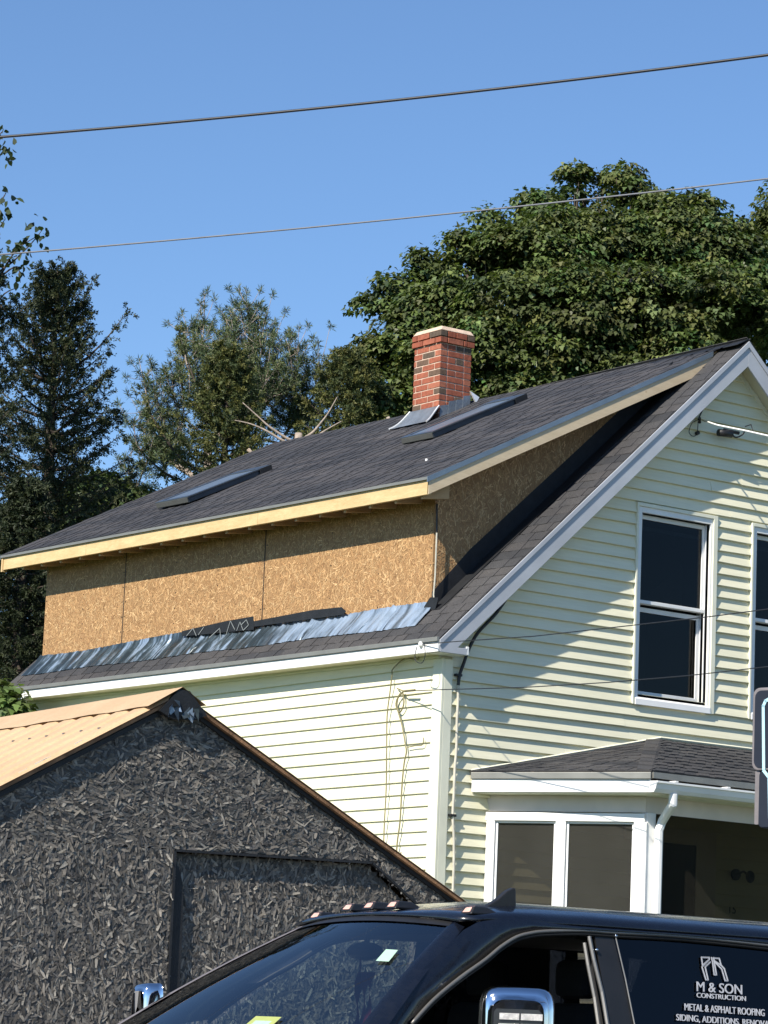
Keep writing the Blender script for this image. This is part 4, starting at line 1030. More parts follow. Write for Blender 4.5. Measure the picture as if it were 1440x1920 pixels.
# crumpled foil at the peak
r=random.Random(5)
for i in range(9):
    s=r.uniform(-.09,.13); z=PK[2]-.03-abs(s)*.7-r.uniform(0,.06)
    p=[SW(s+r.uniform(-.03,.03),z+r.uniform(-.05,.05),-.07-r.uniform(0,.03)) for _ in range(4)]
    MB().poly(p).build('foil_scrap',MAT['foildark'] if i%3 else MAT['foil'],shed)
MB().prism([SW(-.14,PK[2]-.10,-.075),SW(-.02,PK[2]+.035,-.075),SW(.05,PK[2]+.03,-.075),SW(.17,PK[2]-.10,-.075),(SW(.1,PK[2]-.13,-.075)),(SW(-.05,PK[2]-.14,-.075))],sD*.03).build('peak_wrap',MAT['membrane'],shed)

# ================================================================== TRUCK
ta=math.radians(94); tu=np.array((math.sin(ta),math.cos(ta),0)); tv=np.array((-math.cos(ta),math.sin(ta),0)); TP0=at(1110,1747,13.4)
def T(a,b,z): p=TP0+tu*a+tv*b; return np.array((p[0],p[1],z))
truck=thing('pickup_truck','dark blue pickup truck with chrome towing mirrors and roof lights parked before the shed','pickup truck',tuple(T(.3,.7,0)))
th=math.radians(15); TW=1.42
def bz_(z): return -(1.915-z)*math.tan(th)
sdn=np.cross(tu,np.array((0,0,-1))*math.cos(th)-tv*math.sin(th))
def TS(x,y):
    q=on_plane(sdn,TP0,x,y); d=q-TP0; return float(d@tu), float(q[2])
def SI(a,z,o=0): return T(a,bz_(z)-o,z)               # near side surface
def SO(a,z,o=0): return T(a,TW-bz_(z)+o,z)            # far side surface
# roof skin
def roofz(a,bb):
    zc=2.035-.080*max(0,(-.1-a)/.53)**2-.02*max(0,(a-1.0))**2
    t=(bb-TW/2)/(TW/2); e=.105 if a>-.35 else .105
    k=1.0 if a>-.2 else max(.35,1-(-.2-a)/.43*.65)
    return zc-(.045*t*t+.055*abs(t)**6)*k
def rf_z_edge(a): return roofz(a,0)
V=[];F=[];As=[-.66,-.62,-.55,-.4,-.2,0,.3,.7,1.1,1.5,1.85,1.95]; Bs=np.linspace(0.0,TW,17)
for i,a in enumerate(As):
    for j,bb in enumerate(Bs):
        t=(bb-TW/2)/(TW/2); aa=a
        if i<=1: aa=a-.06*(1-t*t)
        z=roofz(a,bb)
        if i==0:
            f_=.09/TW; V.append(T(-.632-.07*(1-t*t),.07+(TW-.14)*(t+1)/2,1.922+.03*(1-t*t))); continue
        V.append(T(aa,bb,z))
nb=len(Bs)
for i in range(len(As)-1):
    for j in range(nb-1): F.append((i*nb+j,i*nb+j+1,(i+1)*nb+j+1,(i+1)*nb+j))
troof=mesh('roof',V,F,MAT['paint'],truck,True)
m=troof.modifiers.new('solid','SOLIDIFY'); m.thickness=.012; m.offset=-1
# headliner
MB().prism([T(-.55,.08,1.88),T(1.85,.08,1.90),T(1.85,TW-.08,1.90),T(-.55,TW-.08,1.88)],(0,0,.012)).build('headliner',MAT['seat'],truck)
# side rail above the doors
trim=[TS(768,1920),TS(809,1875),TS(858,1834),TS(907,1799),TS(936,1775),TS(965,1757),TS(990,1750),TS(1018,1746.5),TS(1087,1745),TS(1151,1749),TS(1250,1754),TS(1340,1762),TS(1440,1773)]
trim=[(a,z) for a,z in trim]+[(1.35,trim[-1][1]-.012),(1.75,1.84),(1.9,1.7)]
outer=[]
for fn,side in ((SI,'near'),(SO,'far')):
    V=[];F=[]
    top=[(-1.22,1.40),(-1.06,1.575),(-.93,1.665),(-.80,1.765),(-.72,1.835),(-.66,1.885),(-.58,1.925),(-.45,1.955),(-.1,1.985)]
    # strip from roof edge / windshield edge to the window trim
    P=[]
    for i,(a,z) in enumerate(trim):
        if z>1.46 and i<9 and a<-.1:
            k=i/8.0; ti=min(len(top)-1,i); q=top[ti]
            if q[0]<-.63: q=(-.63+(q[0]+.63)*(1.08 if side=='near' else 1.42),q[1])
            P.append(((q[0],q[1]),(a,z)))
        else: P.append(((a,rf_z_edge(a)),(a,z)))
    for (p,q) in P:
        b0=0.0 if p[1]>1.9 else bz_(p[1])
        mid=((p[0]+q[0])/2,(p[1]+q[1])/2)
        def pt(a,z,o=0,bb=None):
            bb=bz_(z)-o if bb is None else bb
            return T(a,bb,z) if side=='near' else T(a,TW-bb,z)
        V+= [pt(p[0],p[1],0,None if p[1]<1.93 else .0), pt(mid[0],mid[1],.028), pt(q[0],q[1],.008), pt(q[0],q[1],-.03)]
    for i in range(len(P)-1):
        for j in range(3):
            f=(4*i+j,4*i+j+1,4*i+4+j+1,4*i+4+j); F.append(f if side=='far' else f[::-1])
    mesh('cab_side_rail',V,F,MAT['paint'],truck,True)
    tr=[fn(a,z,.014) for a,z in trim if z>1.4]
    MB().tube(smooth_pts(tr,4),.0085,6).build('window_trim',MAT['trimbeige'],truck,smooth=True)
    MB().tube(smooth_pts([fn(a+.0,z-.014,.006) for a,z in trim if z>1.4],4),.008,6).build('window_seal',MAT['rubber'],truck,smooth=True)
    # rain-gutter groove line
# windshield
V=[];F=[];n=14;mrow=8
for i in range(mrow+1):
    t=i/mrow
    for j in range(n+1):
        s=j/n*2-1
        b0=.09+(-.20-.09)*t; b1=TW-.09+(.29)*t
        a=-.63-(.74+.10*s)*t-(.07+.14*t)*(1-s*s); z=1.918-.52*t+.03*(1-s*s)*(1-t)-.02*math.sin(math.pi*t)*-1
        V.append(T(a,b0+(b1-b0)*(s+1)/2,z))
for i in range(mrow):
    for j in range(n): a=i*(n+1)+j; F.append((a,a+1,a+n+2,a+n+1))
mesh('windshield',V,F,MAT['windglass'],truck,True)
WS=V
def wsp(t,s,o=.004):  # point just outside the glass
    b0=.09+(-.29)*t; b1=TW-.09+.29*t
    a=-.63-(.74+.10*s)*t-(.07+.14*t)*(1-s*s); z=1.918-.52*t+.03*(1-s*s)*(1-t)+.02*math.sin(math.pi*t)
    return T(a-o,b0+(b1-b0)*(s+1)/2,z+o)
# black band round the windshield, A pillars
for s in (-1,1):
    P=[wsp(t,s*.985) for t in np.linspace(0,1,9)]
    V=[];F=[]
    for i,t in enumerate(np.linspace(0,1,9)):
        V+= [wsp(t,s*.955,.003),wsp(t,s*1.0,.006),wsp(t,s*1.05,-.012)]
    for i in range(8): F+=[(3*i,3*i+1,3*i+4,3*i+3),(3*i+1,3*i+2,3*i+5,3*i+4)]
    mesh('a_pillar',V,F,MAT['paint' if s<0 else 'signgrey'],truck,True)  # far pillar in brown grey: a reflection put into its colour
V=[]
for s in np.linspace(-1,1,15): V+=[wsp(0,s,.004),wsp(.045,s,.004)]
mesh('windshield_band',V,[(2*i,2*i+1,2*i+3,2*i+2) for i in range(14)],MAT['black'],truck)
# side glass
def side_panel(pix,name,mat,o=.0,parent=truck):
    return MB().prism([SI(*TS(*p),o) for p in pix],tv*.005).build(name,mat,parent)
glz=1.30
MB().prism([SO(a,z) for a,z in [(-.93,1.49),(-.57,1.765),(-.40,1.865),(-.0,1.90),(.02,1.40),(-.95,1.40)]],tv*.004).build('side_window',MAT['glassclear'],truck)
MB().prism([SO(a,z) for a,z in [(.14,1.895),(.96,1.895),(1.1,1.40),(.16,1.40)]],tv*.004).build('side_window',MAT['glasstint'],truck)
rear=MB().prism([SI(a,z,-.004) for a,z in [TS(1150,1757),TS(1440,1782),(1.35,1.86),(1.62,1.62),(1.64,1.30),(.20,1.30)]],tv*.005).build('side_window',MAT['glasstint'],truck)
# front door glass is wound down: only the channel shows. B pillar cover and pale channel
MB().prism([SI(*TS(x,y),.004) for x,y in ((1114,1752),(1148,1753),(1190,1925),(1142,1925))],tv*.02).build('b_pillar',MAT['black'],truck)
MB().tube([SI(*TS(1151,1754),.010),SI(*TS(1170,1835),.010),SI(*TS(1188,1925),.010)],.0035,6).build('door_gap_seal',MAT['trimbeige'],truck)
MB().tube([SI(*TS(x,y),.006) for x,y in ((1103,1756),(1112,1800),(1127,1860),(1138,1925))],.009,6).build('door_channel',MAT['trimbeige'],truck)
MB().tube([SI(*TS(x,y),-.012) for x,y in ((1099,1768),(1106,1810),(1118,1870),(1126,1925))],.009,6).build('door_channel',MAT['trimbeige'],truck)
for x,y in ((1115,1781),(1151,1755)):
    MB().ellipsoid(SI(*TS(x,y),.014),.008,.008,.008,8,6).build('chrome_glint_stud',MAT['chrome'],truck,smooth=True)
# inner cab: dash, seats, pillars, back wall
MB().obox(T(-1.15,.02,.95),tu*.35,tv*(TW-.04),(0,0,.32)).build('dashboard',MAT['black'],truck,bevel=.04)
MB().obox(T(1.80,.0,.9),tu*.06,tv*TW,(0,0,.95)).build('cab_rear_wall',MAT['seat'],truck)
MB().prism([SI(.02,1.89,-.03),SI(.10,1.89,-.03),SI(.22,1.2,-.03),SI(.06,1.2,-.03)],tv*.05).build('b_pillar',MAT['seat'],truck)
MB().prism([SO(.02,1.89,-.08),SO(.10,1.89,-.08),SO(.22,1.2,-.08),SO(.06,1.2,-.08)],tv*.05).build('b_pillar',MAT['seat'],truck)
for bb in (.12,.82):
    MB().obox(T(.02,bb,1.0),tu*.12+np.array((0,0,0)),tv*.46,tu*.10+np.array((0,0,.62))).build('seat_back',MAT['seat'],truck,bevel=.05)
    MB().obox(T(.14,bb+.10,1.64),tu*.09,tv*.26,(0,0,.17)).build('headrest',MAT['seat'],truck,bevel=.04)
    MB().obox(T(-.5,bb,.95),tu*.5,tv*.46,(0,0,.12)).build('seat_cushion',MAT['seat'],truck,bevel=.04)
MB().obox(T(1.05,.08,1.0),tu*.12,tv*1.26,tu*.1+np.array((0,0,.72))).build('rear_seat',MAT['seat'],truck,bevel=.05)
sw_=MB(); sw_.tube([T(-.66+.10*math.sin(t)*.5,.36+.19*math.cos(t),1.30+.17*math.sin(t)) for t in np.linspace(0,2*math.pi,25)],.014,8); sw_.build('steering_wheel',MAT['black'],truck)
# lower body, doors, bonnet, bed
BW=.17
def body_prof(o=0): return None
bd=MB()
b0,b1=bz_(1.28)-BW*.3,TW-bz_(1.28)+BW*.3
def sect(a0,a1,zt0,zt1,zb,nm,mat=MAT['paint'],bev=.05,bb0=b0-.06,bb1=b1+.06):
    P=[T(a0,bb0,zb),T(a1,bb0,zb),T(a1,bb1,zb),T(a0,bb1,zb),T(a0,bb0+.03,zt0),T(a1,bb0+.03,zt1),T(a1,bb1-.03,zt1),T(a0,bb1-.03,zt0)]
    return MB().box8(P).build(nm,mat,truck,bevel=bev)
def wallpan(a0,a1,z0,z1,nm):
    for f,sg in ((SI,1),(SO,-1)):
        MB().prism([f(a0,z1,.0),f(a1,z1,.0),f(a1,z0,-.02),f(a0,z0,-.02)],tv*.05*sg).build(nm,MAT['paint'],truck,bevel=.01)
wallpan(-1.05,.12,.55,1.36,'front_door'); wallpan(.125,1.25,.55,1.36,'rear_door')
for f,sg in ((SI,1),(SO,-1)):
    MB().prism([f(1.35,1.86,.0),f(1.95,1.97,.0),f(1.95,.55,-.02),f(1.255,.55,-.02),f(1.255,1.36)],tv*.05*sg).build('cab_corner',MAT['paint'],truck)
MB().obox(T(1.90,.02,.8),tu*.05,tv*(TW-.04),(0,0,1.15)).build('cab_rear_wall',MAT['paint'],truck)
sect(-2.55,-1.30,1.18,1.30,.75,'bonnet',bev=.08); sect(-2.62,-2.50,1.10,1.10,.55,'grille',MAT['chrome'],.03)
sect(-2.5,-1.06,.95,.95,.55,'front_wing'); sect(-1.0,1.95,.62,.62,.45,'chassis',MAT['black'],.02)
sect(2.05,4.0,1.32,1.32,.62,'bed'); sect(4.0,4.12,.75,.75,.5,'bumper',MAT['chrome'],.03)
MB().prism([T(-1.75,-.15,1.29),T(-1.15,-.15,1.34),T(-1.15,TW+.15,1.34),T(-1.75,TW+.15,1.29)],(0,0,.03)).build('cowl',MAT['black'],truck)
for a in (-1.85,2.95):
    for bb in (b0-.02,b1-.22):
        wq=MB().cyl(T(a,bb,.41),tv,.41,.24,28).build('wheel',MAT['rubber'],truck,bevel=.02)
        MB().cyl(T(a,bb-.005,.41),tv,.23,.25,20).build('rim',MAT['chrome'],wq)
for bb in (.0,TW-.25): MB().obox(T(-2.60,bb-.12,.95),tu*.12,tv*.5,(0,0,.2)).build('headlight',MAT['clearlens'],truck,bevel=.02)
# roof marker lights (five) and shark fin antenna
def on_roof(x,y):
    best=None
    for a in np.linspace(-.72,-.25,48):
        pass
    return None
def marker(a,b_,lit=True):
    z=roofz(max(a,-.6),b_)-.002; t=(b_-TW/2)/(TW/2); a=a-.06*(1-t*t)
    q=MB()
    q.box8([T(a-.07,b_-.045,z),T(a+.10,b_-.03,z+.004),T(a+.10,b_+.03,z+.004),T(a-.07,b_+.045,z),T(a-.045,b_-.035,z+.034),T(a+.03,b_-.02,z+.034),T(a+.03,b_+.02,z+.034),T(a-.045,b_+.035,z+.034)])
    o=q.build('roof_marker_light',MAT['black'],truck,bevel=.006)
    MB().box8([T(a-.069,b_-.026,z+.008),T(a-.05,b_-.026,z+.008),T(a-.05,b_+.026,z+.008),T(a-.069,b_+.026,z+.008),T(a-.053,b_-.022,z+.028),T(a-.03,b_-.022,z+.0365),T(a-.03,b_+.022,z+.0365),T(a-.053,b_+.022,z+.028)]).build('lens',MAT['amber'],o,bevel=.004)
for bb in (.10,.62,.81,1.00,1.33): marker(-.50,bb)
fa,fb=-.30,.24
zq=roofz(fa,fb)-.004
fin=[(fa-.10,zq),(fa-.04,zq+.035),(fa+.01,zq+.075),(fa+.045,zq+.092),(fa+.055,zq+.088),(fa+.06,zq)]
P=[T(a,fb-.018,z) for a,z in fin]+[T(a,fb+.018,z) for a,z in fin]; n=len(fin)
MB().add(P,[tuple(range(n)),tuple(range(2*n-1,n-1,-1))]+[((i+1)%n,i,n+i,n+(i+1)%n) for i in range(n)]).build('antenna',MAT['black'],truck,bevel=.008)
# towing mirror on the near side: chrome cap with stacked signal lenses, glass side away
def mirror(side):
    f=(lambda a,o,z: T(a,bz_(1.45)-o,z)) if side=='near' else (lambda a,o,z: T(a,TW-bz_(1.45)+o,z))
    c=MB()
    if side=='near':
        # place so that the head stands where the photo shows it
        pc=at(971,1849,12.95); d=pc-TP0; a0=float(d@tu); o0=-(float(d@tv))
        ph=math.radians(58); cen=lambda a,o,z: T(a0+a*math.cos(ph)+o*math.sin(ph),-(o0+o*math.cos(ph)-a*math.sin(ph)),z)
        # head seen from the front left
    else:
        pc2=at(277,1893,14.7); d2=pc2-TP0; a2=float(d2@tu); b2=float(d2@tv); cen=lambda a,o,z: T(a2+a*.7,b2+o*.5,float(pc2[2])-.01+(z-1.345)*.7)
    hx=cen
    zc=float(pc[2])-.19 if side=='near' else 1.345
    # head: rounded slab, width along o, depth along a
    prof=[];W2,H2=.155,.19
    V=[];F=[];rings=[(-.078,.70),(-.074,.82),(-.062,.92),(-.035,.98),(.01,1.0),(.05,1.0)]
    m_=28
    for a,s in rings:
        for j in range(m_):
            t=2*math.pi*j/m_; cx=math.copysign(abs(math.cos(t))**.38,math.cos(t)); cz=math.copysign(abs(math.sin(t))**.38,math.sin(t))
            V.append(hx(a,W2*cx*s,zc+H2*cz*s))
    for i in range(len(rings)-1):
        for j in range(m_): F.append((i*m_+j,i*m_+(j+1)%m_,(i+1)*m_+(j+1)%m_,(i+1)*m_+j))
    F.append(tuple(range(m_))); F.append(tuple(range(len(rings)*m_-1,(len(rings)-1)*m_-1,-1)))
    sm=mesh('side_mirror',V,F,MAT['chrome'],truck,True)
    if side=='near':
        q=MB()
        MB().prism([hx(-.082,x_,zc+z_) for x_,z_ in ((-.098,.082),(-.088,.095),(.082,.095),(.095,.082),(.095,-.15),(-.098,-.15))],tu*.004).build('lens_panel',MAT['lenspanel'],sm)
        for i in range(5):
            zz=zc+.065-i*.042
            MB().box8([hx(-.092,-.075,zz-.013),hx(-.081,-.075,zz-.013),hx(-.081,.005,zz-.013),hx(-.092,.005,zz-.013),hx(-.092,-.075,zz+.013),hx(-.081,-.075,zz+.013),hx(-.081,.005,zz+.013),hx(-.092,.005,zz+.013)]).build('signal_lens',MAT['clearlens'],sm)
            MB().box8([hx(-.092,.012,zz-.013),hx(-.081,.012,zz-.013),hx(-.081,.10,zz-.013),hx(-.092,.10,zz-.013),hx(-.092,.012,zz+.013),hx(-.081,.012,zz+.013),hx(-.081,.10,zz+.013),hx(-.092,.10,zz+.013)]).build('signal_lens',MAT['clearlens'],sm)
    MB().tube([hx(.0,-.12,zc-.12),T(-.95,bz_(1.35) if side=='near' else TW-bz_(1.35),1.30)],.03,8).build('mirror_arm',MAT['black'],sm)
mirror('near'); mirror('far')
# things on and behind the windshield
def quad_ws(t0,t1,s0,s1,mat,nm,sh=0): 
    return mesh(nm,[wsp(t0,s0,.007),wsp(t0,s1,.007),wsp(t1,s1+sh,.007),wsp(t1,s0+sh,.007)],[(0,1,2,3)],mat,truck)
quad_ws(.30,.40,-.79,-.70,MAT['sticker'],'windshield_sticker',-.02)
quad_ws(.845,.96,-.52,-.36,MAT['yellow'],'windshield_sticker')
quad_ws(.875,.91,-.49,-.39,MAT['sticker'],'windshield_sticker')
mr=MB().ellipsoid(T(-.72,.66,1.80),.03,.13,.04,14,8).build('rear_view_mirror',MAT['black'],truck,smooth=True)
MB().tube([T(-.72,.66,1.80),T(-.70,.66,1.90)],.012,6).build('mirror_stem',MAT['black'],mr)
hang=MB().tube([T(-.74,.66,1.78),T(-.74,.66,1.70)],.004,5)
ho=hang.build('hanging_cord',MAT['redcloth']); tag(ho,'red cord and cloth hanging from the mirror behind the truck windshield','cord')
for k_,(db,mat) in enumerate(((0.0,MAT['redcloth']),(-.05,MAT['pinkcloth']),(-.09,MAT['redcloth']))):
    V=[];
    for i in range(7):
        z=1.71-.045*i; w=.018+.006*math.sin(i+k_)
        V+=[T(-.74+.01*math.sin(i*1.7+k_),.66+db+.01*i*.3-w,z),T(-.74-.01*math.sin(i*1.3+k_),.66+db+.01*i*.3+w,z)]
    mesh('cloth_strip',V,[(2*i,2*i+1,2*i+3,2*i+2) for i in range(6)],mat,ho)
MB().prism([T(-1.12,.3,1.30),T(-.95,.3,1.32),T(-.95,1.25,1.32),T(-1.12,1.25,1.30)],(0,0,.015)).build('red_dash_cloth',MAT['redcloth'],truck)
# lettering on the rear side window
on=lambda x,y: SI(*TS(x,y),.0045)
dec=MB().poly([on(1150.5,1756.5)]*3) if False else None
def logo(pts,w): stroke(rear,'logo_line',MAT['decal'],[on(*p) for p in pts],w,-tv)
C3=lambda x,y: (1140+x/4.8,1660+y/4.8)
for pts in [[(835,648),(905,650),(905,668),(845,720),(835,648)],[(905,668),(840,735),(875,850),(895,850),(868,735),(915,690)],[(925,650),(935,690),(950,805),(970,805),(950,690),(945,650)],[(940,655),(995,658),(1012,720),(950,680)],[(1012,720),(1040,750),(1072,858),(1048,858),(1018,755),(955,690)]]:
    logo([C3(*p) for p in pts],.007)
def dtext(body,xl,yb,xr,hpx,slope=.075):
    p=on(xl,yb); q=on(xr,yb+(xr-xl)*slope); e=(q-p); L=np.linalg.norm(e); e/=L
    top=on(xl,yb-hpx); uv=(top-p); H=np.linalg.norm(uv); uv/=H
    cap=.69; size=H/cap
    cu=bpy.data.curves.new('t','FONT'); cu.body=body; cu.size=size; tmp=bpy.data.objects.new('t',cu); COL.objects.link(tmp); bpy.context.view_layer.update(); w=tmp.dimensions.x; bpy.data.objects.remove(tmp)
    for dx in (0,.002):
        o=text_mesh(body,size,'lettering',MAT['decal'],p+e*dx-tv*(.001+dx*.1),e,uv,-tv,rear,.0006,sx=L/w)
dtext('M & SON',1303,1858,1388,18)
dtext('CONSTRUCTION',1304,1870,1396,9)
dtext('METAL & ASPHALT ROOFING',1281,1894,1431,13)
dtext('SIDING, ADDITIONS, RENOVATIONS',1266,1913,1476,12)

# ================================================================== SIGN at the right edge
sg=at(1412,1290,12.5); sr=cR.copy(); sr[2]=0; sr/=np.linalg.norm(sr)
rot=math.radians(-38); sgE=np.array((sr[0]*math.cos(rot)-sr[1]*math.sin(rot), sr[0]*math.sin(rot)+sr[1]*math.cos(rot),0))
sgD=np.cross((0,0,1),sgE); 
if sgD@cF<0: sgD=-sgD
def G(s,z,d=0): return np.array((sg[0],sg[1],sg[2]))+sgE*s+np.array((0,0,z))+sgD*d
sign=thing('shop_sign','black hanging sign with a pale cyan border line cut off by the right edge','sign',tuple(G(.5,-2.7)))
pmd=12.5/5858
Hs=155*pmd; H2=262*pmd
def rrect(s0,s1,z0,z1,r,n=5):
    P=[]
    for cx,cz,a0 in ((s0+r,z0+r,180),(s1-r,z0+r,270),(s1-r,z1-r,0),(s0+r,z1-r,90)):
        for i in range(n+1):
            t=math.radians(a0+90*i/n); P.append((cx+r*math.cos(t),cz+r*math.sin(t)))
    return P
MB().prism([G(s,z,.0) for s,z in rrect(.0,1.1,-Hs,0,.03)],sgD*.075).build('sign_box',MAT['signgrey'],sign,bevel=.004)
MB().prism([G(s,z,-.003) for s,z in rrect(.012,1.088,-Hs+.01,-.012,.028)],sgD*.0025).build('sign_face',MAT['signblack'],sign)
MB().prism([G(s,z,.0) for s,z in rrect(.035,1.065,-H2,-Hs-.001,.02)],sgD*.06).build('lower_sign_box',MAT['signblack'],sign,bevel=.004)
MB().prism([G(s,z,.01) for s,z in rrect(.012,.034,-H2+.015,-Hs+.0,.006)],sgD*.03).build('edge_strip',MAT['signgrey'],sign)
stroke(sign,'border_line',MAT['cyan'],[G(1.0,-.045,-.0045),G(.085,-.045,-.0045),G(.062,-.055,-.0045),G(.052,-.075,-.0045),G(.06,-Hs+.005,-.0045)],.013,-sgD)
stroke(sign,'border_line',MAT['cyan'],[G(.06,-Hs-.002,-.0045),G(.085,-Hs-.03,-.0045),G(.092,-H2+.04,-.0045)],.013,-sgD)
MB().tube([G(1.3,.5,.03),G(1.3,-3.0,.03)],.05,12).build('sign_post',MAT['signgrey'],sign); MB().tube([G(1.3,-.1,.03),G(1.1,-.1,.03)],.03,8).build('sign_bracket',MAT['signgrey'],sign)

# ================================================================== TREES
def norm(v): return v/np.maximum(np.linalg.norm(v,axis=-1,keepdims=True),1e-9)
LEAF=np.array([(0,-.05),(.30,.02),(.52,.30),(.30,.42),(.18,.80),(0,1.0),(-.18,.80),(-.30,.42),(-.52,.30),(-.30,.02)])
def leaves(name, P, axis, nrm, size, cols, mat, parent, shape=LEAF, fold=.25):
    n=len(P); s=np.cross(axis,nrm); s=norm(s); nn=norm(np.cross(s,axis)); ax=norm(axis)
    q=[P+s*(shape[k,0]*size)[:,None]+ax*(shape[k,1]*size)[:,None]+nn*((abs(shape[k,0])*fold-.22*shape[k,1]**2)*size)[:,None] for k in range(len(shape))]
    o=fast_mesh(name,np.stack(q,1),len(shape),mat,parent,cols); o['kind']='stuff'; return o
def deciduous(name,label,base,blobs,trunk_top,nclump,per,lsize,cmain,csd,clump_r=.38,group=None,inner=.35,limbs=16,gapv=1.35):
    root=thing(name,label,'tree',tuple(base),group)
    B=np.array(base,float); Tt=np.array(trunk_top,float)
    tr=MB(); mid=(B+Tt)/2+np.array((.2,.1,0)); tr.tube([B,mid,Tt],.30,10,taper=.10)
    tr.build('trunk',MAT['bark'],root,smooth=True)
    bl=np.array(blobs,float); vol=bl[:,3]**2; pk=rng.choice(len(bl),nclump,p=vol/vol.sum())
    d=norm(rng.normal(size=(nclump,3))); d[:,2]=np.where(d[:,2]<-.35,-d[:,2],d[:,2])
    rr=1.04-np.abs(rng.normal(0,.12,nclump)); inn=rng.random(nclump)<inner; rr=np.where(inn,rng.uniform(.35,.85,nclump),rr)
    Cn=bl[pk,:3]+d*(bl[pk,3]*rr)[:,None]*np.array((1,1,.92))
    wv=np.sin(2.3*Cn[:,0]+1.1*Cn[:,2])+np.sin(2.6*Cn[:,1]+.7*Cn[:,2]+1)+np.sin(3.1*Cn[:,2]+Cn[:,0])+rng.normal(0,.35,nclump)
    kp=wv<gapv; Cn=Cn[kp]; pk=pk[kp]; nclump=len(Cn)
    lb=MB()
    for i in range(limbs):
        tgt=bl[i%len(bl),:3]+norm(rng.normal(size=3))*bl[i%len(bl),3]*.4
        st=B+(Tt-B)*rng.uniform(.35,.95); m_=(st+tgt)/2+rng.normal(0,.25,3)+(0,0,-.2)
        lb.tube([st,m_,tgt],.07,6,taper=.018)
        for k in range(3):
            e=tgt+rng.normal(0,.35,3)*min(1,bl[i%len(bl),3]); lb.tube([m_*.4+tgt*.6,e],.022,5,taper=.006)
    lb.build('limbs',MAT['bark'],root,smooth=True)
    N=nclump*per
    out=norm(Cn-bl[pk,:3]); 
    # clumps are umbrella-like sprays: wide and shallow, leaves droop at the rim
    ci=np.repeat(np.arange(nclump),per)
    a=rng.uniform(0,2*math.pi,N); r_=np.sqrt(rng.random(N)); cr=clump_r*rng.uniform(.6,1.35,nclump)[ci]
    off=np.stack([np.cos(a)*r_*cr,np.sin(a)*r_*cr,-.55*cr*r_**2+rng.normal(0,.05,N)],1)
    P=Cn[ci]+off
    rad=norm(np.stack([np.cos(a),np.sin(a),np.zeros(N)],1)*r_[:,None]+out[ci]*.4+rng.normal(0,.35,(N,3)))
    ax=norm(rad+np.array((0,0,-1))*rng.uniform(.2,1.1,N)[:,None]); up=norm(np.array((0,0,1.0))+rad*.5+rng.normal(0,.30,(N,3)))
    col=np.array(cmain)*(1+rng.normal(0,csd,(nclump,1)))[ci]*(1+rng.normal(0,.16,(N,1)))
    col*=np.array((1,1,1))+np.stack([rng.normal(0,.12,nclump),np.zeros(nclump),rng.normal(0,.10,nclump)],1)[ci]
    col=np.clip(col,.008,.4)
    leaves('crown',P,ax,up,lsize*rng.uniform(.7,1.25,N),col,MAT['leafm'],root)
    return root
def blob(x,y,D,r): p=at(x,y,D); return (p[0],p[1],p[2],r)
pxm=lambda D: 5858/D
# big maple behind the ridge
mb_=[(1150,560,47,1.55),(1010,530,46,1.0),(1260,520,47,1.2),(1330,520,47,.95),(1085,330,47,.20),(1078,372,46.8,.26),(1165,335,47,.26),(1190,365,46.8,.30),(1085,395,46.8,.42),(1165,400,46.8,.45),(1120,360,46.8,.20),(1120,400,46.7,.42),(1010,390,46.5,.30),(1030,430,46.4,.42),(910,420,46.2,.26),(925,465,46.2,.42),(860,455,46.1,.20),(855,505,46,.38),(790,490,46,.18),(800,530,46,.32),(740,545,46,.30),(700,570,46,.20),(745,585,45.9,.26),(820,580,45.7,.5),(780,620,45.6,.45),(880,560,45.6,.6),(710,650,45.5,.26),(680,700,45.4,.34),(740,690,45.4,.5),(960,480,45.9,.5),(1060,470,46,.7),(1150,450,46.2,.6),(1240,400,46.6,.36),(1250,450,46.4,.5),(1310,395,46.8,.30),(1330,440,46.6,.40),(1375,430,46.9,.20),(1385,480,46.7,.34),(1400,540,46.5,.5),(960,590,45.3,.8),(1080,600,45.3,.9),(1200,600,45.5,.9),(1320,600,45.7,.9),(900,660,45,.7),(1010,680,45,.7),(1120,690,45.2,.7),(820,700,44.9,.6),(740,760,44.8,.5),(1400,620,45.8,.6),(960,770,44.8,.6),(1060,750,44.9,.6),(1170,730,45,.6),(1280,690,45.2,.7),(870,790,44.7,.5)]
deciduous('maple_tree','broad dense maple rising behind the roof ridge and chimney','%s'and tuple(at(1130,1000,47)*(1,1,0)+(0,0,.75)),[blob(x,y,D,r) for x,y,D,r in mb_],at(1130,560,47),4200,52,.076,(.085,.112,.036),.30,.24,inner=.12,limbs=40)
deciduous('maple_tree','maple at the right edge behind the gable peak, mostly cut off',tuple(at(1560,1000,49)*(1,1,0)+(0,0,.75)),[blob(x,y,49,r) for x,y,r in ((1520,620,1.6),(1470,500,.8),(1450,450,.42),(1500,400,.6),(1440,640,1.0),(1600,500,1.6))],at(1540,520,49),1200,50,.082,(.086,.106,.032),.2,.29,limbs=8)
deciduous('small_tree','small leafy tree filling the gap left of the dormer roof',tuple(at(215,1100,44)*(1,1,0)+(0,0,.75)),[blob(x,y,44,r) for x,y,r in ((190,950,.5),(230,960,.45),(270,960,.3),(150,960,.5),(175,915,.26),(205,920,.22),(100,1000,.6))],at(205,960,44),260,26,.12,(.060,.085,.028),.25,.28,limbs=5)
deciduous('shrub','leafy shrub behind the left end of the eave',tuple(at(10,1900,33.5)*(1,1,0)+(0,0,.75)),[blob(x,y,33.5,r) for x,y,r in ((-10,1330,.30),(22,1345,.18),(-40,1400,.5),(10,1400,.25))],at(-10,1350,33.5),110,24,.10,(.085,.13,.04),.2,.16,limbs=4)
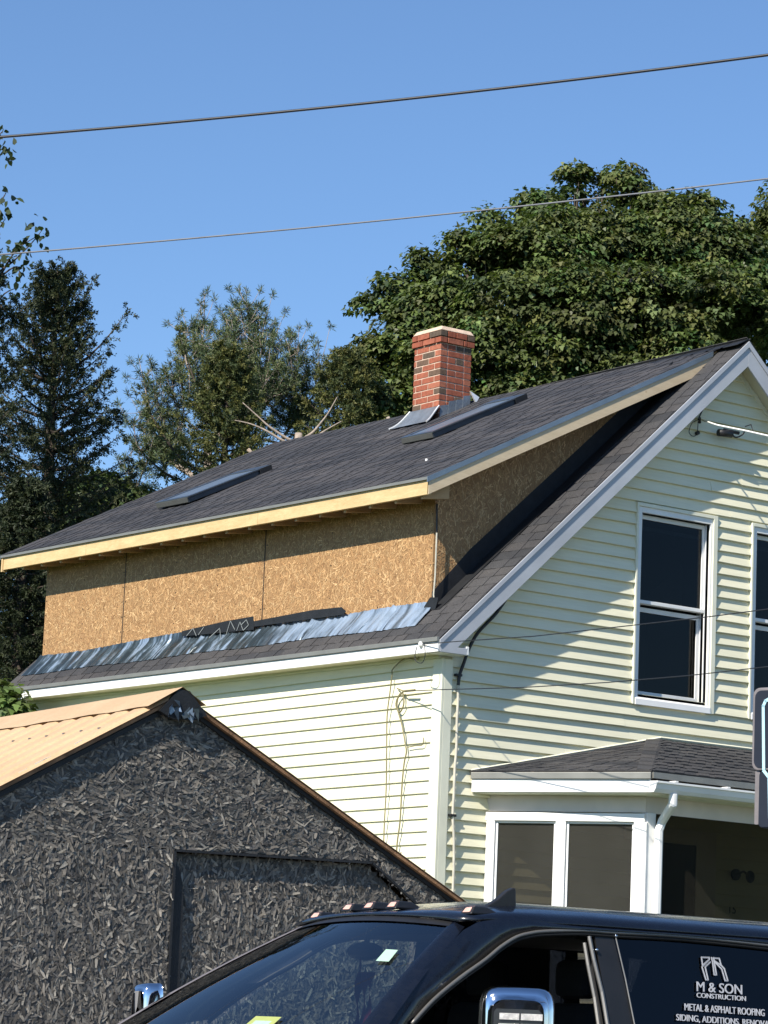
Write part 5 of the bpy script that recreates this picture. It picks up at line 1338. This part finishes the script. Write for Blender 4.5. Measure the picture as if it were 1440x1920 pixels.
lf=MB(); p=on_x(-.30,26,1302); lf.tube([p,on_x(-.34,20,1330)],.003,5).build('x',MAT['bark']).name='leaf_sprig'; sprig=bpy.data.objects['leaf_sprig']; tag(sprig,'green leaf sprig poking over the left end of the white fascia','sprig')
Pq=np.array([on_x(-.31,x,y) for x,y in ((22,1300),(30,1304),(34,1300),(26,1310),(24,1316))])
leaves('leaf',Pq,norm(np.array([(0,-1,.3),(0,-1,-.2),(0,-1,.1),(0,-.5,-1),(0,.6,-.6)],float)),norm(np.array([(-1,.1,.4)]*5,float)),np.full(5,.09),np.tile((.06,.09,.03),(5,1)),MAT['leafm'],sprig)
# twiggy birch tip at the upper left
def twigs_tree(name,label,base,twigs,D,cols,lsize,leafn,group=None):
    root=thing(name,label,'tree',tuple(base),group); mb=MB(); P=[];
    for t in twigs:
        pts=[at(x,y,D) for x,y in t]; pts=smooth_pts(pts,4); mb.tube(pts,.02,5,taper=.004)
        L=len(pts)
        for k in range(leafn*len(t)):
            i=rng.integers(max(0,int(L*.15)),L); P.append(pts[i]+rng.normal(0,.10,3))
    tp=at(twigs[0][0][0],twigs[0][0][1],D); mb.tube([np.array(base,float),tp],.12,8,taper=.03)
    mb.build('trunk',MAT['bark'],root,smooth=True)
    P=np.array(P);n=len(P); ax=norm(rng.normal(size=(n,3))+(0,0,-.6)); up=norm(rng.normal(size=(n,3))+(0,0,.5))
    c=np.array(cols)*(1+rng.normal(0,.25,(n,1)))
    leaves('crown',P,ax,up,lsize*rng.uniform(.7,1.3,n),np.clip(c,.01,.4),MAT['leafm'],root,shape=np.array([(0,0),(.32,.3),(.28,.65),(0,1),(-.28,.65),(-.32,.3)]))
twigs_tree('birch_tree','slender leafy tree tip entering at the upper left edge',tuple(at(-80,1000,40)*(1,1,0)+(0,0,.75)),
  [[(-60,700),(-40,500),(-15,380),(-6,250)],[(-50,600),(-10,520),(25,490),(60,455),(80,430)],[(-20,560),(10,500),(35,465),(75,440)],[(-40,480),(-10,440),(10,410)],[(-30,420),(0,380),(12,360)],[(-30,350),(-5,300),(8,280)],[(-30,300),(-8,262),(6,245)],[(-40,560),(0,520),(32,500),(38,530)],[(-40,640),(0,560),(30,540)]],40,(.045,.065,.028),.10,8)
def conifer(name,label,base,apex,H,rad,cols,nbr,zvis,upsweep,needle=.055,droop=.5,group=None,twd=.34,extra=(),whorl=0):
    """base -> apex trunk; branches from zvis (height fraction) up"""
    root=thing(name,label,'tree',tuple(base),group); B=np.array(base,float);A=np.array(apex,float)
    MB().tube([B,(B+A)/2,A],.24,8,taper=.012).build('trunk',MAT['bark'],root,smooth=True)
    br=MB(); S0=[];S1=[]
    def branch(P0,tip,wid,dens):
        P0=np.array(P0,float);tip=np.array(tip,float);L=np.linalg.norm(tip-P0); n=max(4,int(L/.22))
        ctrl=(P0+tip)/2+np.array((0,0,-droop*L*.28)); pts=[P0*(1-t)**2+2*t*(1-t)*ctrl+tip*t*t for t in np.linspace(0,1,n+1)]
        br.tube(pts,.012+.010*L,5,taper=.004)
        d=norm(tip-P0); side=norm(np.cross(d,(0,0,1)))
        for i in range(1,n+1):
            t=i/n; w=wid*1.5*(1-t)**.7*L+.22
            for sg_ in (-1,1):
                for _ in range(dens):
                    l=w*rng.uniform(.5,1.1)*.5; dirv=norm(d*rng.uniform(.5,1.1)+side*sg_*rng.uniform(.3,1)+np.array((0,0,rng.uniform(-.75,.25))))
                    p=pts[i]+rng.normal(0,.03,3)
                    nseg=max(1,int(l/.22))
                    for q in range(nseg):
                        e=p+dirv*(l/nseg); S0.append(p); S1.append(e); p=e; dirv=norm(dirv+np.array((0,0,-.22*droop))+rng.normal(0,.18,3))
            l=rng.uniform(.10,.30); S0.append(pts[i]); S1.append(pts[i]+norm(np.array((0,0,-1.0))+rng.normal(0,.4,3))*l)
        S0.append(pts[-2]); S1.append(tip)
    for i in range(nbr):
        f=zvis+(1-zvis)*(i+.5)/nbr; wl=whorl; f=min(.995,(math.floor(f*wl)+.5+rng.uniform(-.12,.12))/wl) if wl else f; P0=B+(A-B)*f; r_=rad*(1-f)**.75/(1-zvis)**.75*rng.uniform(.6,1.12)+.12
        az=i*2.399+rng.uniform(-.3,.3); up=upsweep*(f-zvis)/(1-zvis)+rng.uniform(-.15,.1)
        tip=P0+np.array((math.cos(az)*r_,math.sin(az)*r_,up*r_)); branch(P0,tip,.40,2)
    for p0,p1,w,dn in extra: branch(p0,p1,w,dn)
    br.build('branches',MAT['bark'],root,smooth=True)
    S0=np.array(S0);S1=np.array(S1); n=len(S0); per=26
    si=np.repeat(np.arange(n),per); N=n*per; t=rng.random(N); d=norm(S1-S0)[si]; P=S0[si]+(S1-S0)[si]*t[:,None]
    rnd=rng.normal(size=(N,3)); s=norm(rnd-(rnd*d).sum(1,keepdims=True)*d); nd=norm(d*.8+s); wv=norm(np.cross(nd,rng.normal(size=(N,3))))
    L=needle*rng.uniform(.7,1.3,N); W=.020
    q=np.stack([P-wv*W*.5,P+nd*L[:,None]*.6+wv*W*.6,P+nd*L[:,None]],1)
    ci=rng.integers(0,len(cols),n)[si]; c=np.array(cols)[ci]*(1+rng.normal(0,.15,(N,1)))
    o=fast_mesh('crown',q,3,MAT['needle'],root,np.clip(c,.004,.3)); o['kind']='stuff'; return root
DK=[(.036,.050,.020),(.050,.060,.024),(.026,.038,.018),(.060,.066,.026)]
def gp_(x,D): return tuple(at(x,1000,D)*(1,1,0)+(0,0,.75))
D1=41
ex=[(at(120,700,D1),at(236,588,D1-.3),.42,2),(at(115,760,D1),at(222,770,D1+.2),.40,2),(at(110,640,D1),at(172,530,D1),.34,2),(at(110,720,D1),at(30,560,D1-.5),.4,2),(at(110,850,D1),at(165,870,D1),.5,2),(at(100,900,D1),at(160,880,D1-1),.5,2),(at(100,960,D1),at(30,900,D1-1),.5,2),(at(120,800,D1),at(200,700,D1+.4),.4,2)]
conifer('spruce_tree','dark spruce with ragged upswept branches left of the house',gp_(105,D1),at(108,508,D1),0,2.15,DK,300,.25,.75,extra=ex,droop=.65,whorl=46,needle=.045)
D2=39
ex=[(at(-10,560,D2),at(45,600,D2),.4,2),(at(-10,600,D2),at(55,570,D2),.3,2),(at(-20,800,D2),at(60,820,D2),.5,2)]
conifer('spruce_tree','dark dense spruce at the left edge, nearer and cut off by the frame',gp_(-60,D2),at(-45,430,D2),0,1.7,[(.028,.040,.018),(.038,.048,.020),(.020,.030,.014)],200,.15,.4,extra=ex,droop=.9,whorl=44,needle=.045)
conifer('spruce_tree','low dark spruce mass behind the left end of the eave',gp_(60,36.5),at(50,900,36.5),0,1.25,[(.024,.034,.015),(.034,.044,.018)],200,.05,.1,droop=.7)
D3=43
PG=[(.105,.115,.034),(.075,.092,.030),(.055,.075,.030),(.125,.125,.036)]
ex=[(at(330,900,D3),at(250,830,D3),.5,2),(at(330,850,D3),at(262,735,D3),.35,2),(at(400,800,D3),at(335,620,D3),.3,2),(at(420,820,D3),at(395,690,D3),.4,2),(at(350,930,D3),at(252,905,D3),.5,2),(at(470,800,D3),at(360,760,D3),.5,2),(at(520,830,D3),at(420,790,D3),.5,2)]
conifer('spruce_tree','yellow green spruce between the dark spruce and the chimney',gp_(420,D3),at(430,655,D3),0,1.75,PG,230,.30,.5,extra=ex,droop=.4)
ex=[(at(640,800,44),at(700,700,44),.5,2),(at(640,800,44),at(600,690,44),.5,2),(at(650,800,44),at(560,740,44),.5,2),(at(600,820,44),at(500,800,44),.5,2)]
conifer('spruce_tree','bright green conifer just left of the chimney',gp_(650,44),at(655,660,44),0,1.7,PG,200,.40,.5,extra=ex,droop=.4)
# white pine: upright shoots with tufts
def pine(name,label,base,shoots,D,cols):
    root=thing(name,label,'tree',tuple(base)); mb=MB(); P=[];Dn=[]
    for t in shoots:
        pts=smooth_pts([at(x,y,D+dd) for x,y,dd in t],5); mb.tube(pts,.022,5,taper=.006); L=len(pts)
        for i in range(int(L*.25),L):
            for _ in range(3):
                q=pts[i]+rng.normal(0,.16,3)+np.array((0,0,rng.uniform(0,.3))); mb.tube([pts[i],(pts[i]+q)/2+(0,0,-.02),q],.006,4,taper=.003); P.append(q); Dn.append(norm(q-pts[i]+np.array((0,0,.5))))
        P.append(pts[-1]); Dn.append(norm(pts[-1]-pts[-2]))
    tp=at(shoots[0][0][0],shoots[0][0][1],D); mb.tube([np.array(base,float),tp],.2,8,taper=.06); mb.build('trunk',MAT['palebark'],root,smooth=True)
    P=np.array(P);Dn=np.array(Dn);n=len(P);per=46;si=np.repeat(np.arange(n),per);N=n*per
    nd=norm(Dn[si]*.55+norm(rng.normal(size=(N,3)))); wv=norm(np.cross(nd,rng.normal(size=(N,3)))); L=.10*rng.uniform(.6,1.2,N); o_=P[si]-Dn[si]*rng.uniform(0,.10,N)[:,None]
    q=np.stack([o_-wv*.006,o_+nd*L[:,None]*.6+wv*.008,o_+nd*L[:,None]],1)
    c=np.array(cols)[rng.integers(0,len(cols),n)[si]]*(1+rng.normal(0,.15,(N,1)))
    o=fast_mesh('crown',q,3,MAT['needle'],root,np.clip(c,.004,.3)); o['kind']='stuff'
sh=[]
for (x,y) in ((347,615),(362,610),(383,600),(378,640),(410,620),(440,625),(463,572),(455,600),(470,640),(480,620),(500,640),(515,665),(540,645),(552,655),(430,660),(400,650),(345,660),(520,690),(555,680),(495,600),(425,600),(500,680),(450,700),(475,690)):
    sh.append([(430+(x-430)*.25+rng.uniform(-20,20),830,0),(430+(x-430)*.6,750+rng.uniform(-20,20),rng.uniform(-.5,.5)),(x+rng.uniform(-8,8),y+70,rng.uniform(-.5,.5)),(x,y,rng.uniform(-.5,.5))])
for (x,y) in ((268,705),(290,725),(325,740),(250,790),(275,770),(305,780),(240,880),(335,700),(300,830)):
    sh.append([(370,900,0),(340+(x-340)*.5,850,.3),(x+10,y+50,.3),(x,y,.3)])
for (x,y) in ((600,690),(575,720),(620,700),(585,760),(560,760)):
    sh.append([(520,840,0),(545,800,.2),(x-5,y+40,.3),(x,y,.3)])
pine('pine_tree','blue green pine with upright tufted shoots against the sky left of the chimney',gp_(430,45),sh,45,[(.085,.12,.055),(.07,.10,.048),(.11,.135,.055)])
# pale bare forked snag at the ridge end
Dn_=42.0
snag=thing('dead_tree','pale bare forked snag standing behind the left end of the ridge','tree',gp_(557,Dn_))
tb=MB(); tb.tube([np.array(gp_(557,Dn_)),at(558,860,Dn_),at(560,812,Dn_)],.085,8,taper=.05); tb.build('trunk',MAT['palebark'],snag,smooth=True)
for pts in [[(557,832),(535,820),(505,800),(485,782),(455,755)],[(556,836),(530,826),(500,808),(470,795),(440,788)],[(560,828),(585,812),(600,795),(615,775),(632,745)],[(562,832),(590,820),(612,806),(640,790)],[(558,838),(590,828),(604,812)]]:
    MB().tube(smooth_pts([at(x,y,Dn_) for x,y in pts],4),.024,6,taper=.006).build('limb',MAT['palebark'],snag,smooth=True)
for lb,pts,Dd in (('pale bare stick showing over the roof left of the snag',[(465,842),(478,858),(492,868)],42.4),('pale bare stick showing over the ridge left of the chimney',[(727,782),(732,792),(735,803)],42.6)):
    tag(MB().tube([at(x,y,Dd) for x,y in pts],.028,6,taper=.02).build('bare_branch',MAT['palebark'],smooth=True),lb,'branch')
